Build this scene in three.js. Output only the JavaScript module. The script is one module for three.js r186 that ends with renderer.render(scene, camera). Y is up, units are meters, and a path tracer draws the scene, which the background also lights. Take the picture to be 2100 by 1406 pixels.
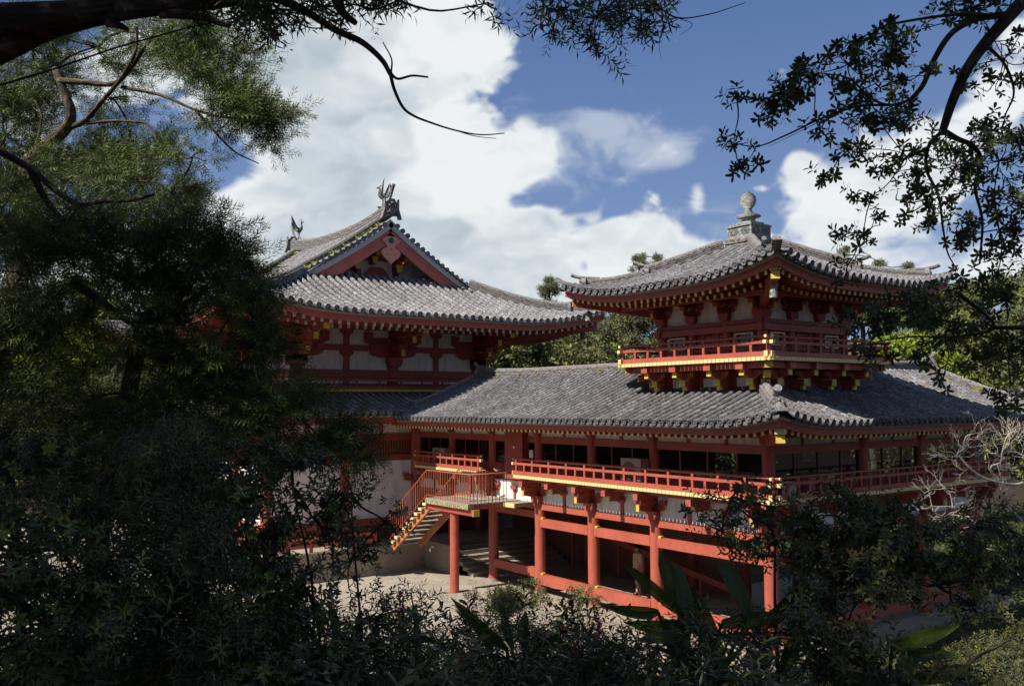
import * as THREE from 'three';
import { mergeGeometries } from 'three/addons/utils/BufferGeometryUtils.js';

// ---------------------------------------------------------------- camera
const scene = new THREE.Scene();
const PW = 2100, PH = 1406, FOCAL = 1833.05;                 // size and focal length of the photograph in its own pixels
const CAM = new THREE.Vector3(-19.193, 6.547, 14.88);
const FWD = new THREE.Vector3(0.59097, 0.0682, -0.80381), UPV = new THREE.Vector3(-0.03594, 0.99766, 0.05822), RGT = new THREE.Vector3(0.80589, -0.00552, 0.59204);
const camera = new THREE.PerspectiveCamera(2 * Math.atan(PH / 2 / FOCAL) * 180 / Math.PI, PW / PH, 0.1, 4000);
camera.position.copy(CAM); camera.up.copy(UPV); camera.lookAt(CAM.clone().add(FWD));
const renderer = new THREE.WebGLRenderer({ antialias: true });
renderer.setSize(1024, 685);
renderer.toneMapping = THREE.LinearToneMapping;
renderer.toneMappingExposure = 1.5;
renderer.shadowMap.enabled = true;
// a place in the world from a direction of view and a depth in metres: used to lay out plants at their own distances
const at = (px, py, depth) => CAM.clone().addScaledVector(FWD, depth).addScaledVector(RGT, depth * (px - PW / 2) / FOCAL).addScaledVector(UPV, -depth * (py - PH / 2) / FOCAL);

// ---------------------------------------------------------------- random numbers and noise
function mulberry(a) { return () => { a = (a + 0x6d2b79f5) | 0; let t = Math.imul(a ^ (a >>> 15), 1 | a); t = (t + Math.imul(t ^ (t >>> 7), 61 | t)) ^ t; return ((t ^ (t >>> 14)) >>> 0) / 4294967296; }; }
let rnd = mulberry(7);
const rr = (a, b) => a + (b - a) * rnd(), lerp = (a, b, t) => a + (b - a) * t, clamp = (x, a = 0, b = 1) => Math.min(b, Math.max(a, x));
const sstep = (a, b, x) => { const t = clamp((x - a) / (b - a)); return t * t * (3 - 2 * t); };
const PERM = (() => { const r = mulberry(11), p = new Float32Array(65536); for (let i = 0; i < 65536; i++) p[i] = r(); return p; })();
const hash = (x, y) => PERM[((x & 255) << 8 | (y & 255))];
function vnoise(x, y, period) {
  const xi = Math.floor(x), yi = Math.floor(y), fx = x - xi, fy = y - yi, u = fx * fx * (3 - 2 * fx), v = fy * fy * (3 - 2 * fy);
  let x0 = xi % period, y0 = yi % period; if (x0 < 0) x0 += period; if (y0 < 0) y0 += period; const x1 = x0 + 1 === period ? 0 : x0 + 1, y1 = y0 + 1 === period ? 0 : y0 + 1;
  const a = PERM[x0 << 8 | y0], b = PERM[x1 << 8 | y0], c = PERM[x0 << 8 | y1], d = PERM[x1 << 8 | y1], e = a + (b - a) * u; return e + (c + (d - c) * u - e) * v;
}
function fbm(x, y, oct = 5, period = 256, gain = 0.5) { let s = 0, a = 0.5, n = 0; for (let i = 0; i < oct; i++) { s += a * vnoise(x, y, period); n += a; x *= 2; y *= 2; period = period * 2 > 256 ? 256 : period * 2; a *= gain; } return s / n; }

// ---------------------------------------------------------------- sky and sun
const SUN = new THREE.Vector3(-0.88, 1, -0.06).normalize();
{
  const SKY = 0.8, W = 4096, H = 2048, data = new Float32Array(W * H * 4);
  // cloud banks: where they stand in the sky (as seen from the garden), size, strength
  const banks = [[560, 40, 300, 190, 1.0], [740, 170, 290, 240, 1.1], [800, 330, 280, 170, 1.0], [940, 50, 110, 110, 0.9], [1040, 330, 120, 76, 0.6],
    [640, 440, 240, 70, 0.95], [430, 452, 80, 46, 0.8], [545, 425, 56, 50, 0.75], [760, 520, 320, 90, 1.05], [1000, 530, 200, 80, 0.95], [1105, 462, 50, 40, 0.8], [1060, 600, 260, 70, 1.0],
    [1240, 490, 70, 50, 0.85], [1335, 462, 70, 60, 0.85], [1338, 405, 26, 24, 0.55], [1432, 405, 22, 46, 0.40], [1400, 540, 150, 64, 1.0], [1530, 570, 150, 64, 0.9],
    [1690, 430, 110, 90, 1.0], [1640, 335, 46, 30, 0.6], [1800, 400, 170, 110, 1.0], [1900, 330, 130, 90, 0.75], [2050, 210, 110, 110, 0.85], [2090, 70, 60, 50, 0.6], [1720, 540, 130, 46, 0.62], [1900, 570, 150, 50, 0.42],
    [2080, 560, 130, 90, 0.6], [150, 520, 240, 150, 0.85], [60, 220, 110, 130, 0.75], [250, 150, 120, 80, 0.7], [300, 580, 140, 90, 0.75], [420, 60, 90, 60, 0.5]];
  const veils = [[1130, 330, 170, 80, 1], [1240, 250, 100, 46, 0.9], [1370, 315, 80, 42, 0.8], [1060, 210, 80, 60, 0.8], [1900, 540, 220, 70, 1], [1500, 470, 120, 60, 0.7], [700, 460, 400, 80, 0.8], [2000, 380, 160, 120, 0.8], [440, 360, 60, 40, 0.5]];
  for (let j = 0; j < H; j++) {
    const el = ((j + 0.5) / H - 0.5) * Math.PI, y = Math.sin(el), ce = Math.cos(el);
    for (let i = 0; i < W; i++) {
      const az = ((i + 0.5) / W - 0.5) * 2 * Math.PI, x = Math.cos(az) * ce, z = Math.sin(az) * ce, k = (j * W + i) * 4;
      if (y < -0.02) { data[k] = 0.05; data[k + 1] = 0.055; data[k + 2] = 0.04; data[k + 3] = 1; continue; }
      // clear air: deep blue overhead, paler towards the horizon, a little brighter round the sun
      const t = Math.pow(clamp(1 - Math.max(y, 0)), 2.7), mu = x * SUN.x + y * SUN.y + z * SUN.z, glow = Math.pow(clamp(mu), 24) * 0.55 + Math.pow(clamp(mu), 4) * 0.05;
      let r = lerp(0.026, 0.27, t) + glow, g = lerp(0.080, 0.385, t) + glow, b = lerp(0.25, 0.60, t) + glow * 0.95;
      // clouds
      const dz = x * FWD.x + y * FWD.y + z * FWD.z; let d = -1, px = 0, py = 0, inside = 0, veil = 0;
      if (dz > 0.45) {
        px = PW / 2 + FOCAL * (x * RGT.x + y * RGT.y + z * RGT.z) / dz; py = PH / 2 - FOCAL * (x * UPV.x + y * UPV.y + z * UPV.z) / dz;
        inside = sstep(-420, -60, px) * sstep(2520, 2160, px) * sstep(-420, -60, py) * sstep(1300, 900, py);
        if (inside > 0) { for (const B of veils) { const ex = (px - B[0]) / B[2], ey = (py - B[1]) / B[3], e = ex * ex + ey * ey; if (e < 4) veil += B[4] * Math.exp(-e * 1.2); } let s = 0; for (let q = 0; q < banks.length; q++) { const B = banks[q], ex = (px - B[0]) / B[2], ey = (py - B[1]) / B[3], e = ex * ex + ey * ey; if (e < 4) s += B[4] * Math.exp(-e * 1.3); } d = s; }
      }
      const sx = az * 10, sy = el * 16;
      const fine = inside > 0, wx = fine ? fbm(sx * 1.6 + 31, sy * 1.6 + 7, 3) - 0.5 : 0, wy = fine ? fbm(sx * 1.6 + 3, sy * 1.6 + 57, 3) - 0.5 : 0;
      const n1 = fbm(sx * 2.1 + wx * 1.5, sy * 2.1 + wy * 1.5, fine ? 7 : 2, 256, 0.55), n2 = inside < 1 ? fbm(sx * 0.45 + 90, sy * 0.55 + 40, 3) : 0;
      const dens = lerp((n2 - 0.5) * 5.2 - 0.1, clamp(d * 1.15, 0, 1.35), inside) + (n1 - 0.5) * 1.6 - 0.40;
      const a = sstep(-0.03, 0.44, dens) * sstep(-0.02, 0.03, y);
      if (veil > 0) { const a2 = 0.5 * sstep(0.25, 0.95, veil * 0.8 + (n1 - 0.5) * 1.5) * inside; r = lerp(r, 0.60, a2); g = lerp(g, 0.65, a2); b = lerp(b, 0.70, a2); }
      if (a > 0) {
        const thick = sstep(0.12, 1.0, dens), body = fbm(sx * 0.62 + 5 + wx * 0.6, sy * 0.85 + 71 + wy * 0.6, fine ? 4 : 2), q = clamp(lerp(1, sstep(0.30, 0.66, body), thick * 0.8) + (n1 - 0.5) * 0.4 + (fine ? (fbm(sx * 2.4 + wx + 17, sy * 3.0 + wy, 5) - 0.5) * 0.9 : 0));
        r = lerp(r, lerp(0.39, 0.705, q), a); g = lerp(g, lerp(0.46, 0.735, q), a); b = lerp(b, lerp(0.515, 0.75, q), a);
      }
      data[k] = r * SKY; data[k + 1] = g * SKY; data[k + 2] = b * SKY; data[k + 3] = 1;
    }
  }
  const sky = new THREE.DataTexture(data, W, H, THREE.RGBAFormat, THREE.FloatType);
  sky.mapping = THREE.EquirectangularReflectionMapping; sky.magFilter = THREE.LinearFilter; sky.needsUpdate = true;
  scene.background = sky; scene.environment = sky;
}
const sun = new THREE.DirectionalLight(0xfff5ea, 5);
sun.position.copy(SUN).multiplyScalar(120); sun.castShadow = true; sun.shadow.mapSize.set(4096, 4096);
Object.assign(sun.shadow.camera, { left: -60, right: 60, top: 60, bottom: -60, near: 1, far: 300 });
scene.add(sun, sun.target);

// ---------------------------------------------------------------- materials
function tex(size, fn, srgb = true) {
  const d = new Uint8Array(size * size * 4);
  for (let j = 0; j < size; j++) for (let i = 0; i < size; i++) { const c = fn(i / size, j / size), k = (j * size + i) * 4; d[k] = clamp(c[0]) * 255; d[k + 1] = clamp(c[1] ?? c[0]) * 255; d[k + 2] = clamp(c[2] ?? c[0]) * 255; d[k + 3] = 255; }
  const t = new THREE.DataTexture(d, size, size); t.wrapS = t.wrapT = THREE.RepeatWrapping; t.magFilter = THREE.LinearFilter; t.minFilter = THREE.LinearMipmapLinearFilter; t.generateMipmaps = true; if (srgb) t.colorSpace = THREE.SRGBColorSpace; t.needsUpdate = true; return t;
}
const rep = (t, x, y = x) => { const c = t.clone(); c.repeat.set(x, y); c.needsUpdate = true; return c; };
const grainTex = tex(512, (u, v) => { const n = fbm(u * 8, v * 8, 6, 8), f = fbm(u * 64, v * 64, 3, 64); const k = 0.95 + 0.07 * (n - 0.5) + 0.05 * (f - 0.5); return [k, k, k]; });
const grainBump = tex(512, (u, v) => [fbm(u * 32, v * 32, 5, 32)], false);
const paintTex = tex(512, (u, v) => { const n = fbm(u * 4, v * 4, 5, 4), s = fbm(u * 40, v * 6, 4, 40), chip = sstep(0.66, 0.72, fbm(u * 24, v * 24, 4, 24)); const k = 0.93 + 0.16 * (n - 0.5) + 0.10 * (s - 0.5) - 0.07 * chip; return [k, k * 0.985, k * 0.975]; });
const plasterTex = tex(512, (u, v) => { const n = fbm(u * 5, v * 5, 5, 5), s = sstep(0.52, 0.75, fbm(u * 26, v * 3, 5, 26)), f = fbm(u * 60, v * 60, 2, 60), k = 0.955 + 0.08 * (n - 0.5) + 0.03 * (f - 0.5) - 0.07 * s; return [k, k * (1 - 0.012 * s), k * (1 - 0.035 * s)]; });
const tileTex = tex(512, (u, v) => {
  const n = fbm(u * 6, v * 6, 6, 6), s = fbm(u * 48, v * 48, 4, 48), lich = sstep(0.55, 0.66, fbm(u * 14 + 9, v * 14, 5, 14)), dark = sstep(0.58, 0.70, fbm(u * 20, v * 20 + 5, 5, 20)), rust = sstep(0.60, 0.70, fbm(u * 9 + 3, v * 9 + 1, 5, 9));
  let k = 0.80 + 0.26 * (n - 0.5) + 0.26 * (s - 0.5); k = lerp(k, 1.0, lich * 0.75); k = lerp(k, 0.36, dark * 0.72);
  return [k, lerp(k, k * 0.9, rust * 0.7), lerp(k * 1.01, k * 0.86, rust * 0.7)];
});
const barkTex = tex(512, (u, v) => { const n = fbm(u * 30, v * 5, 5, 30), m = fbm(u * 5, v * 5, 5, 5), l = sstep(0.58, 0.68, fbm(u * 11 + 4, v * 11, 4, 11)); const k = 0.46 + 0.55 * (n - 0.5) + 0.35 * (m - 0.5) + 0.2 * l; return [k, k * 0.94, k * 0.86]; });
const barkBump = tex(512, (u, v) => [fbm(u * 30, v * 5, 5, 30)], false);
const groundTex = tex(1024, (u, v) => { const n = fbm(u * 5, v * 5, 6, 5), s = fbm(u * 200, v * 200, 2, 200), p = fbm(u * 60, v * 60, 3, 60); const k = 0.86 + 0.16 * (n - 0.5) + 0.26 * (s - 0.5) + 0.14 * (p - 0.5); return [k, k * 0.98, k * 0.95]; });
const soilTex = tex(1024, (u, v) => { const n = fbm(u * 6, v * 6, 6, 6), s = fbm(u * 90, v * 90, 3, 90), l = sstep(0.56, 0.64, fbm(u * 40 + 3, v * 40, 4, 40)); const k = 0.42 + 0.4 * (n - 0.5) + 0.45 * (s - 0.5); return [lerp(k, k * 1.25, l), lerp(k * 0.9, k * 1.1, l), lerp(k * 0.74, k * 0.7, l)]; });
const grassTex = tex(512, (u, v) => { const n = fbm(u * 6, v * 6, 6, 6), s = fbm(u * 90, v * 90, 3, 90); const k = 0.6 + 0.4 * (n - 0.5) + 0.5 * (s - 0.5); return [k * 0.95, k, k * 0.55]; });
const C = (r, g, b) => new THREE.Color().setRGB(r, g, b);
const mat = (r, g, b, o = {}) => new THREE.MeshStandardMaterial({ color: C(r, g, b), roughness: 0.7, side: THREE.DoubleSide, ...o });
const M = {
  red: mat(0.45, 0.108, 0.067, { map: rep(paintTex, 0.6), roughness: 0.55, bumpMap: rep(grainBump, 2), bumpScale: 0.0015 }),
  redDull: mat(0.38, 0.082, 0.056, { map: rep(paintTex, 0.6), roughness: 0.62 }),
  pink: mat(0.58, 0.155, 0.105, { map: rep(paintTex, 0.8), roughness: 0.6 }),
  gold: mat(0.72, 0.55, 0.085, { map: rep(paintTex, 1.5), roughness: 0.5 }),
  goldPale: mat(0.84, 0.72, 0.33, { map: rep(paintTex, 1.5), roughness: 0.55 }),
  plaster: mat(0.81, 0.78, 0.73, { map: rep(plasterTex, 0.4), roughness: 0.9, bumpMap: rep(grainBump, 1), bumpScale: 0.002 }),
  board: mat(0.50, 0.48, 0.44, { map: rep(grainTex, 0.7), roughness: 0.85 }),
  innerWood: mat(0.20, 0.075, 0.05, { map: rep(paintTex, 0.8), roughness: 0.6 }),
  glass: new THREE.MeshPhysicalMaterial({ color: C(0.62, 0.66, 0.68), roughness: 0.03, transmission: 1, thickness: 0, ior: 1.5, side: THREE.DoubleSide }),
  tile: mat(1, 1, 1, { map: tileTex, vertexColors: true, roughness: 0.82, bumpMap: grainBump, bumpScale: 0.003 }),
  ridge: mat(0.29, 0.28, 0.265, { map: rep(tileTex, 0.9), roughness: 0.88, bumpMap: rep(grainBump, 3), bumpScale: 0.006 }),
  roofBed: mat(0.20, 0.18, 0.16, { map: rep(grainTex, 1), roughness: 0.95 }),
  bronze: mat(0.20, 0.25, 0.215, { map: rep(tileTex, 1.5), roughness: 0.62, metalness: 0.25 }),
  bronzeDark: mat(0.085, 0.105, 0.095, { map: rep(grainTex, 2), roughness: 0.55, metalness: 0.35 }),
  verdigris: mat(0.40, 0.415, 0.365, { map: rep(tileTex, 1.4), roughness: 0.75 }),
  stone: mat(0.38, 0.35, 0.295, { map: rep(groundTex, 0.4), roughness: 0.95, bumpMap: rep(grainBump, 2), bumpScale: 0.004 }),
  gravel: mat(0.46, 0.435, 0.385, { map: rep(groundTex, 0.11), roughness: 1, bumpMap: rep(grainBump, 6), bumpScale: 0.012 }),
  soil: mat(0.16, 0.12, 0.085, { map: rep(soilTex, 0.35), roughness: 1, bumpMap: rep(grainBump, 1.2), bumpScale: 0.05 }),
  grass: mat(0.115, 0.155, 0.035, { map: rep(grassTex, 0.5), roughness: 1, bumpMap: rep(grainBump, 4), bumpScale: 0.05 }),
  rail: mat(0.42, 0.13, 0.075, { roughness: 0.5, map: rep(paintTex, 1) }),
  metalGrey: mat(0.42, 0.41, 0.38, { roughness: 0.6, map: rep(grainTex, 1) }),
  black: mat(0.012, 0.012, 0.013, { roughness: 0.6 }),
  paper: mat(0.75, 0.74, 0.70, { roughness: 0.9 }),
  bark: mat(0.20, 0.165, 0.13, { map: rep(barkTex, 1), roughness: 0.95, bumpMap: rep(barkBump, 1), bumpScale: 0.02 }),
  barkPale: mat(0.40, 0.35, 0.28, { map: rep(barkTex, 1), roughness: 0.95, bumpMap: rep(barkBump, 1), bumpScale: 0.012 }),
  twigPale: mat(0.50, 0.46, 0.39, { map: rep(grainTex, 2), roughness: 0.9 }),
};
const leafMat = (r, g, b, tr = 0.3, rough = 0.55) => new THREE.MeshPhysicalMaterial({ specularIntensity: 0.4, color: C(r, g, b), roughness: rough, transmission: tr, thickness: 0, side: THREE.DoubleSide });

// ---------------------------------------------------------------- mesh builder
class GB {
  constructor() { this.p = []; this.n = []; this.t = []; this.c = []; this.i = []; this.M = new THREE.Matrix4(); this.col = null; }
  set(m) { this.M = m.clone(); return this; }
  v(x, y, z, nx, ny, nz, u, w) {
    const e = this.M.elements;
    this.p.push(e[0] * x + e[4] * y + e[8] * z + e[12], e[1] * x + e[5] * y + e[9] * z + e[13], e[2] * x + e[6] * y + e[10] * z + e[14]);
    let a = e[0] * nx + e[4] * ny + e[8] * nz, b = e[1] * nx + e[5] * ny + e[9] * nz, c = e[2] * nx + e[6] * ny + e[10] * nz; const l = Math.hypot(a, b, c) || 1;
    this.n.push(a / l, b / l, c / l); this.t.push(u, w); if (this.col) this.c.push(...this.col);
    return this.p.length / 3 - 1;
  }
  tri(a, b, c) { this.i.push(a, b, c); }
  quad(P, Q, R, S, uo = 0, vo = 0) {   // corners as arrays, counter-clockwise
    const ax = Q[0] - P[0], ay = Q[1] - P[1], az = Q[2] - P[2], bx = S[0] - P[0], by = S[1] - P[1], bz = S[2] - P[2];
    let nx = ay * bz - az * by, ny = az * bx - ax * bz, nz = ax * by - ay * bx; const l = Math.hypot(nx, ny, nz) || 1; nx /= l; ny /= l; nz /= l;
    const U = Math.hypot(ax, ay, az), V = Math.hypot(bx, by, bz);
    const a = this.v(...P, nx, ny, nz, uo, vo), b = this.v(...Q, nx, ny, nz, uo + U, vo), c = this.v(...R, nx, ny, nz, uo + U, vo + V), d = this.v(...S, nx, ny, nz, uo, vo + V);
    this.i.push(a, b, c, a, c, d); return this;
  }
  box(x0, x1, y0, y1, z0, z1) {
    const o = (x0 * 1.7 + y0 * 2.3 + z0 * 1.3) % 7, q = (...a) => this.quad(...a, o, o * 0.6);
    q([x0, y0, z1], [x1, y0, z1], [x1, y1, z1], [x0, y1, z1]); q([x1, y0, z0], [x0, y0, z0], [x0, y1, z0], [x1, y1, z0]);
    q([x1, y0, z1], [x1, y0, z0], [x1, y1, z0], [x1, y1, z1]); q([x0, y0, z0], [x0, y0, z1], [x0, y1, z1], [x0, y1, z0]);
    q([x0, y1, z1], [x1, y1, z1], [x1, y1, z0], [x0, y1, z0]); q([x0, y0, z0], [x1, y0, z0], [x1, y0, z1], [x0, y0, z1]); return this;
  }
  // extruded outline in the local x-y plane, from z0 to z1
  prism(pts, z0, z1) {
    const n = pts.length, tris = THREE.ShapeUtils.triangulateShape(pts.map((p) => new THREE.Vector2(p[0], p[1])), []), ccw = THREE.ShapeUtils.area(pts.map((p) => new THREE.Vector2(p[0], p[1]))) > 0;
    for (const [z, s] of [[z1, 1], [z0, -1]]) { const b = pts.map((p) => this.v(p[0], p[1], z, 0, 0, s, p[0], p[1])); for (const [a, c, d] of tris) (s > 0) === true ? this.tri(b[a], b[c], b[d]) : this.tri(b[a], b[d], b[c]); }
    let L = 0;
    for (let k = 0; k < n; k++) {
      const A = pts[k], B = pts[(k + 1) % n], dx = B[0] - A[0], dy = B[1] - A[1], l = Math.hypot(dx, dy) || 1e-6, s = ccw ? 1 : -1, nx = s * dy / l, ny = -s * dx / l;
      const a = this.v(A[0], A[1], z1, nx, ny, 0, L, z1), b = this.v(B[0], B[1], z1, nx, ny, 0, L + l, z1), c = this.v(B[0], B[1], z0, nx, ny, 0, L + l, z0), d = this.v(A[0], A[1], z0, nx, ny, 0, L, z0);
      ccw ? this.i.push(a, d, c, a, c, b) : this.i.push(a, c, d, a, b, c); L += l;
    }
    return this;
  }
  // round tube along points with a radius each
  tube(pts, rad, seg = 8, cap = true, uvs = 1) {
    const P = pts.map((p) => (p.isVector3 ? p : new THREE.Vector3(...p))), n = P.length; let L = 0, side = new THREE.Vector3(); const rings = [];
    for (let k = 0; k < n; k++) {
      const d = P[Math.min(n - 1, k + 1)].clone().sub(P[Math.max(0, k - 1)]).normalize();
      if (k === 0) { side.set(0, 1, 0); if (Math.abs(d.y) > 0.9) side.set(1, 0, 0); side.cross(d).normalize(); } else { side.addScaledVector(d, -side.dot(d)).normalize(); L += P[k].distanceTo(P[k - 1]); }
      const up = d.clone().cross(side), r = Array.isArray(rad) ? rad[k] : rad, ring = [];
      for (let s = 0; s <= seg; s++) { const a = s / seg * 2 * Math.PI, c = Math.cos(a), e = Math.sin(a), nx = side.x * c + up.x * e, ny = side.y * c + up.y * e, nz = side.z * c + up.z * e; ring.push(this.v(P[k].x + nx * r, P[k].y + ny * r, P[k].z + nz * r, nx, ny, nz, s / seg * Math.max(0.3, 6 * r) * uvs, L * uvs)); }
      rings.push(ring);
      if (cap && (k === 0 || k === n - 1)) { const s0 = k ? 1 : -1, c = this.v(P[k].x, P[k].y, P[k].z, d.x * s0, d.y * s0, d.z * s0, 0, 0), rim = []; for (let s = 0; s < seg; s++) { const a = s / seg * 2 * Math.PI, cc = Math.cos(a), ee = Math.sin(a); rim.push(this.v(P[k].x + (side.x * cc + up.x * ee) * r, P[k].y + (side.y * cc + up.y * ee) * r, P[k].z + (side.z * cc + up.z * ee) * r, d.x * s0, d.y * s0, d.z * s0, cc * r, ee * r)); } for (let s = 0; s < seg; s++) s0 > 0 ? this.tri(c, rim[s], rim[(s + 1) % seg]) : this.tri(c, rim[(s + 1) % seg], rim[s]); }
    }
    for (let k = 0; k < n - 1; k++) for (let s = 0; s < seg; s++) this.i.push(rings[k][s], rings[k][s + 1], rings[k + 1][s + 1], rings[k][s], rings[k + 1][s + 1], rings[k + 1][s]);
    return this;
  }
  cyl(x, z, y0, y1, r0, r1 = r0, seg = 16) { return this.tube([[x, y0, z], [x, y1, z]], [r0, r1], seg); }
  lathe(x, z, prof, seg = 24) { this.tube(prof.map((q) => [x, q[1], z]), prof.map((q) => q[0]), seg, true); return this; }
  // profile of [offset across, offset up] pairs swept along points; across is horizontal
  sweep(prof, pts, close = true) {
    const P = pts.map((p) => (p.isVector3 ? p : new THREE.Vector3(...p))), n = P.length, m = prof.length, Y = new THREE.Vector3(0, 1, 0), secs = []; let L = 0;
    for (let k = 0; k < n; k++) {
      const d = P[Math.min(n - 1, k + 1)].clone().sub(P[Math.max(0, k - 1)]).normalize(), a = d.clone().cross(Y).normalize(), u = a.clone().cross(d); if (k) L += P[k].distanceTo(P[k - 1]);
      secs.push({ a, u, d, L, q: prof.map(([x, y]) => P[k].clone().addScaledVector(a, x).addScaledVector(u, y)) });
    }
    for (let s = 0; s < m; s++) {
      const s2 = (s + 1) % m, e = [prof[s2][0] - prof[s][0], prof[s2][1] - prof[s][1]], l = Math.hypot(...e) || 1e-6; if (!close && s === m - 1) break;
      for (let k = 0; k < n - 1; k++) {
        const A = secs[k], B = secs[k + 1], nn = (S) => S.a.clone().multiplyScalar(e[1] / l).addScaledVector(S.u, -e[0] / l), na = nn(A), nb = nn(B);
        const a = this.v(A.q[s].x, A.q[s].y, A.q[s].z, na.x, na.y, na.z, A.L, s * 0.3), b = this.v(A.q[s2].x, A.q[s2].y, A.q[s2].z, na.x, na.y, na.z, A.L, s * 0.3 + l), c = this.v(B.q[s2].x, B.q[s2].y, B.q[s2].z, nb.x, nb.y, nb.z, B.L, s * 0.3 + l), d = this.v(B.q[s].x, B.q[s].y, B.q[s].z, nb.x, nb.y, nb.z, B.L, s * 0.3);
        this.i.push(a, b, c, a, c, d);
      }
    }
    if (close) for (const k of [0, n - 1]) { const S = secs[k], s0 = k ? 1 : -1, tris = THREE.ShapeUtils.triangulateShape(prof.map((q) => new THREE.Vector2(...q)), []), b = S.q.map((q, j) => this.v(q.x, q.y, q.z, S.d.x * s0, S.d.y * s0, S.d.z * s0, prof[j][0], prof[j][1])); for (const [x, y, z] of tris) this.tri(b[x], b[y], b[z]); }
    return this;
  }
  geo() {
    const g = new THREE.BufferGeometry();
    g.setAttribute('position', new THREE.Float32BufferAttribute(this.p, 3)); g.setAttribute('normal', new THREE.Float32BufferAttribute(this.n, 3)); g.setAttribute('uv', new THREE.Float32BufferAttribute(this.t, 2));
    if (this.c.length) g.setAttribute('color', new THREE.Float32BufferAttribute(this.c, 3));
    const p = this.p, n = this.n, I = this.i;   // every face turned to agree with its normals
    for (let k = 0; k < I.length; k += 3) {
      const a = I[k] * 3, b = I[k + 1] * 3, c = I[k + 2] * 3, ux = p[b] - p[a], uy = p[b + 1] - p[a + 1], uz = p[b + 2] - p[a + 2], vx = p[c] - p[a], vy = p[c + 1] - p[a + 1], vz = p[c + 2] - p[a + 2];
      const f = (uy * vz - uz * vy) * (n[a] + n[b] + n[c]) + (uz * vx - ux * vz) * (n[a + 1] + n[b + 1] + n[c + 1]) + (ux * vy - uy * vx) * (n[a + 2] + n[b + 2] + n[c + 2]);
      if (f < 0) { const t = I[k + 1]; I[k + 1] = I[k + 2]; I[k + 2] = t; }
    }
    g.setIndex(I); return g;
  }
}
const taken = {};
function numbered(n) { if (taken[n] === undefined) { taken[n] = 0; return n; } return n + '_' + String(++taken[n]).padStart(3, '0'); }
function thing(name, label, category, group) { const o = new THREE.Group(); o.name = numbered(name); o.userData = { label, category }; if (group) o.userData.group = group; scene.add(o); return o; }
function part(parent, name, g, m, label) { const o = new THREE.Mesh(g instanceof GB ? g.geo() : g, m); o.name = name; o.castShadow = o.receiveShadow = true; if (label) o.userData.label = label; parent.add(o); return o; }
function stuff(o) { o.userData.kind = 'stuff'; return o; }
function struct(name, g, m) { const o = part(scene, name, g, m); o.userData.kind = 'structure'; return o; }
// a frame on a face of a building: local x runs along the face, z points out of it; turn 0 faces +z, -1 faces -x, 1 faces +x, 2 faces -z
const frame = (x, z, turn) => new THREE.Matrix4().makeTranslation(x, 0, z).multiply(new THREE.Matrix4().makeRotationY(turn * Math.PI / 2));
const inFrame = (m, x, y, z) => new THREE.Vector3(x, y, z).applyMatrix4(m);
// ---------------------------------------------------------------- roof tiles
const TV = [];   // tone of a tile: weathered greys, some brown with lichen
function tone(r = rnd, brown = 0.2, lev = 0.3, f = 1, vary = 0.14) { const q = r(), k = f * lev * (q < 0.04 ? 0.78 : q > 0.95 ? 1.25 : 1 - vary / 2 + vary * r()), b = r() < brown * (2 - f) ? 0.3 + r() * 0.6 : r() * 0.08; return [k * lerp(0.99, 0.88, b), k * lerp(1.0, 0.80, b), k * lerp(1.02, 0.76, b)]; }
function coverTile(g, r, L, o, eave) {   // half-round tile, its axis along z, the lower end at +z
  const seg = 8, e = [];
  for (const [z, q] of [[-L / 2, r * 0.86], [L / 2, r]]) { const ring = []; for (let s = 0; s <= seg; s++) { const a = (-0.08 + 1.16 * s / seg) * Math.PI, c = Math.cos(a), y = Math.sin(a); ring.push(g.v(c * q, y * q, z, c, y, 0, o[0] + s * 0.04, o[1] + z)); } e.push(ring); }
  for (let s = 0; s < seg; s++) g.i.push(e[0][s], e[1][s], e[1][s + 1], e[0][s], e[1][s + 1], e[0][s + 1]);
  const c = g.v(0, -r * 0.1, L / 2, 0, 0, 1, o[0], o[1]), rim = []; for (let s = 0; s <= seg; s++) { const a = (-0.08 + 1.16 * s / seg) * Math.PI; rim.push(g.v(Math.cos(a) * r, Math.sin(a) * r, L / 2, 0, 0, 1, o[0] + Math.cos(a) * r, o[1] + Math.sin(a) * r)); }
  for (let s = 0; s < seg; s++) g.tri(c, rim[s], rim[s + 1]);
  if (eave) discEnd(g, r * 1.1, L / 2, o);
}
function discEnd(g, r, z, o = [0, 0]) {   // round end tile with a raised rim and a boss
  const n = 14, rings = [[r, z - 0.03, 1, 0], [r, z + 0.03, 1, 0], [r, z + 0.03, 0, 1], [r * 0.82, z + 0.03, 0, 1], [r * 0.76, z + 0.012, -0.5, 0.85], [r * 0.45, z + 0.012, 0, 1], [r * 0.38, z + 0.022, 0.5, 0.85], [0.001, z + 0.024, 0, 1]], R = [];
  for (const [q, zz, nr, nz] of rings) { const a = []; for (let s = 0; s <= n; s++) { const t = s / n * 2 * Math.PI, c = Math.cos(t), y = Math.sin(t); a.push(g.v(c * q, y * q, zz, c * nr, y * nr, nz, o[0] + c * q, o[1] + y * q)); } R.push(a); }
  for (let k = 0; k < R.length - 1; k++) { if (k === 1) continue; for (let s = 0; s < n; s++) g.i.push(R[k][s], R[k][s + 1], R[k + 1][s + 1], R[k][s], R[k + 1][s + 1], R[k + 1][s]); }
}
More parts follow.
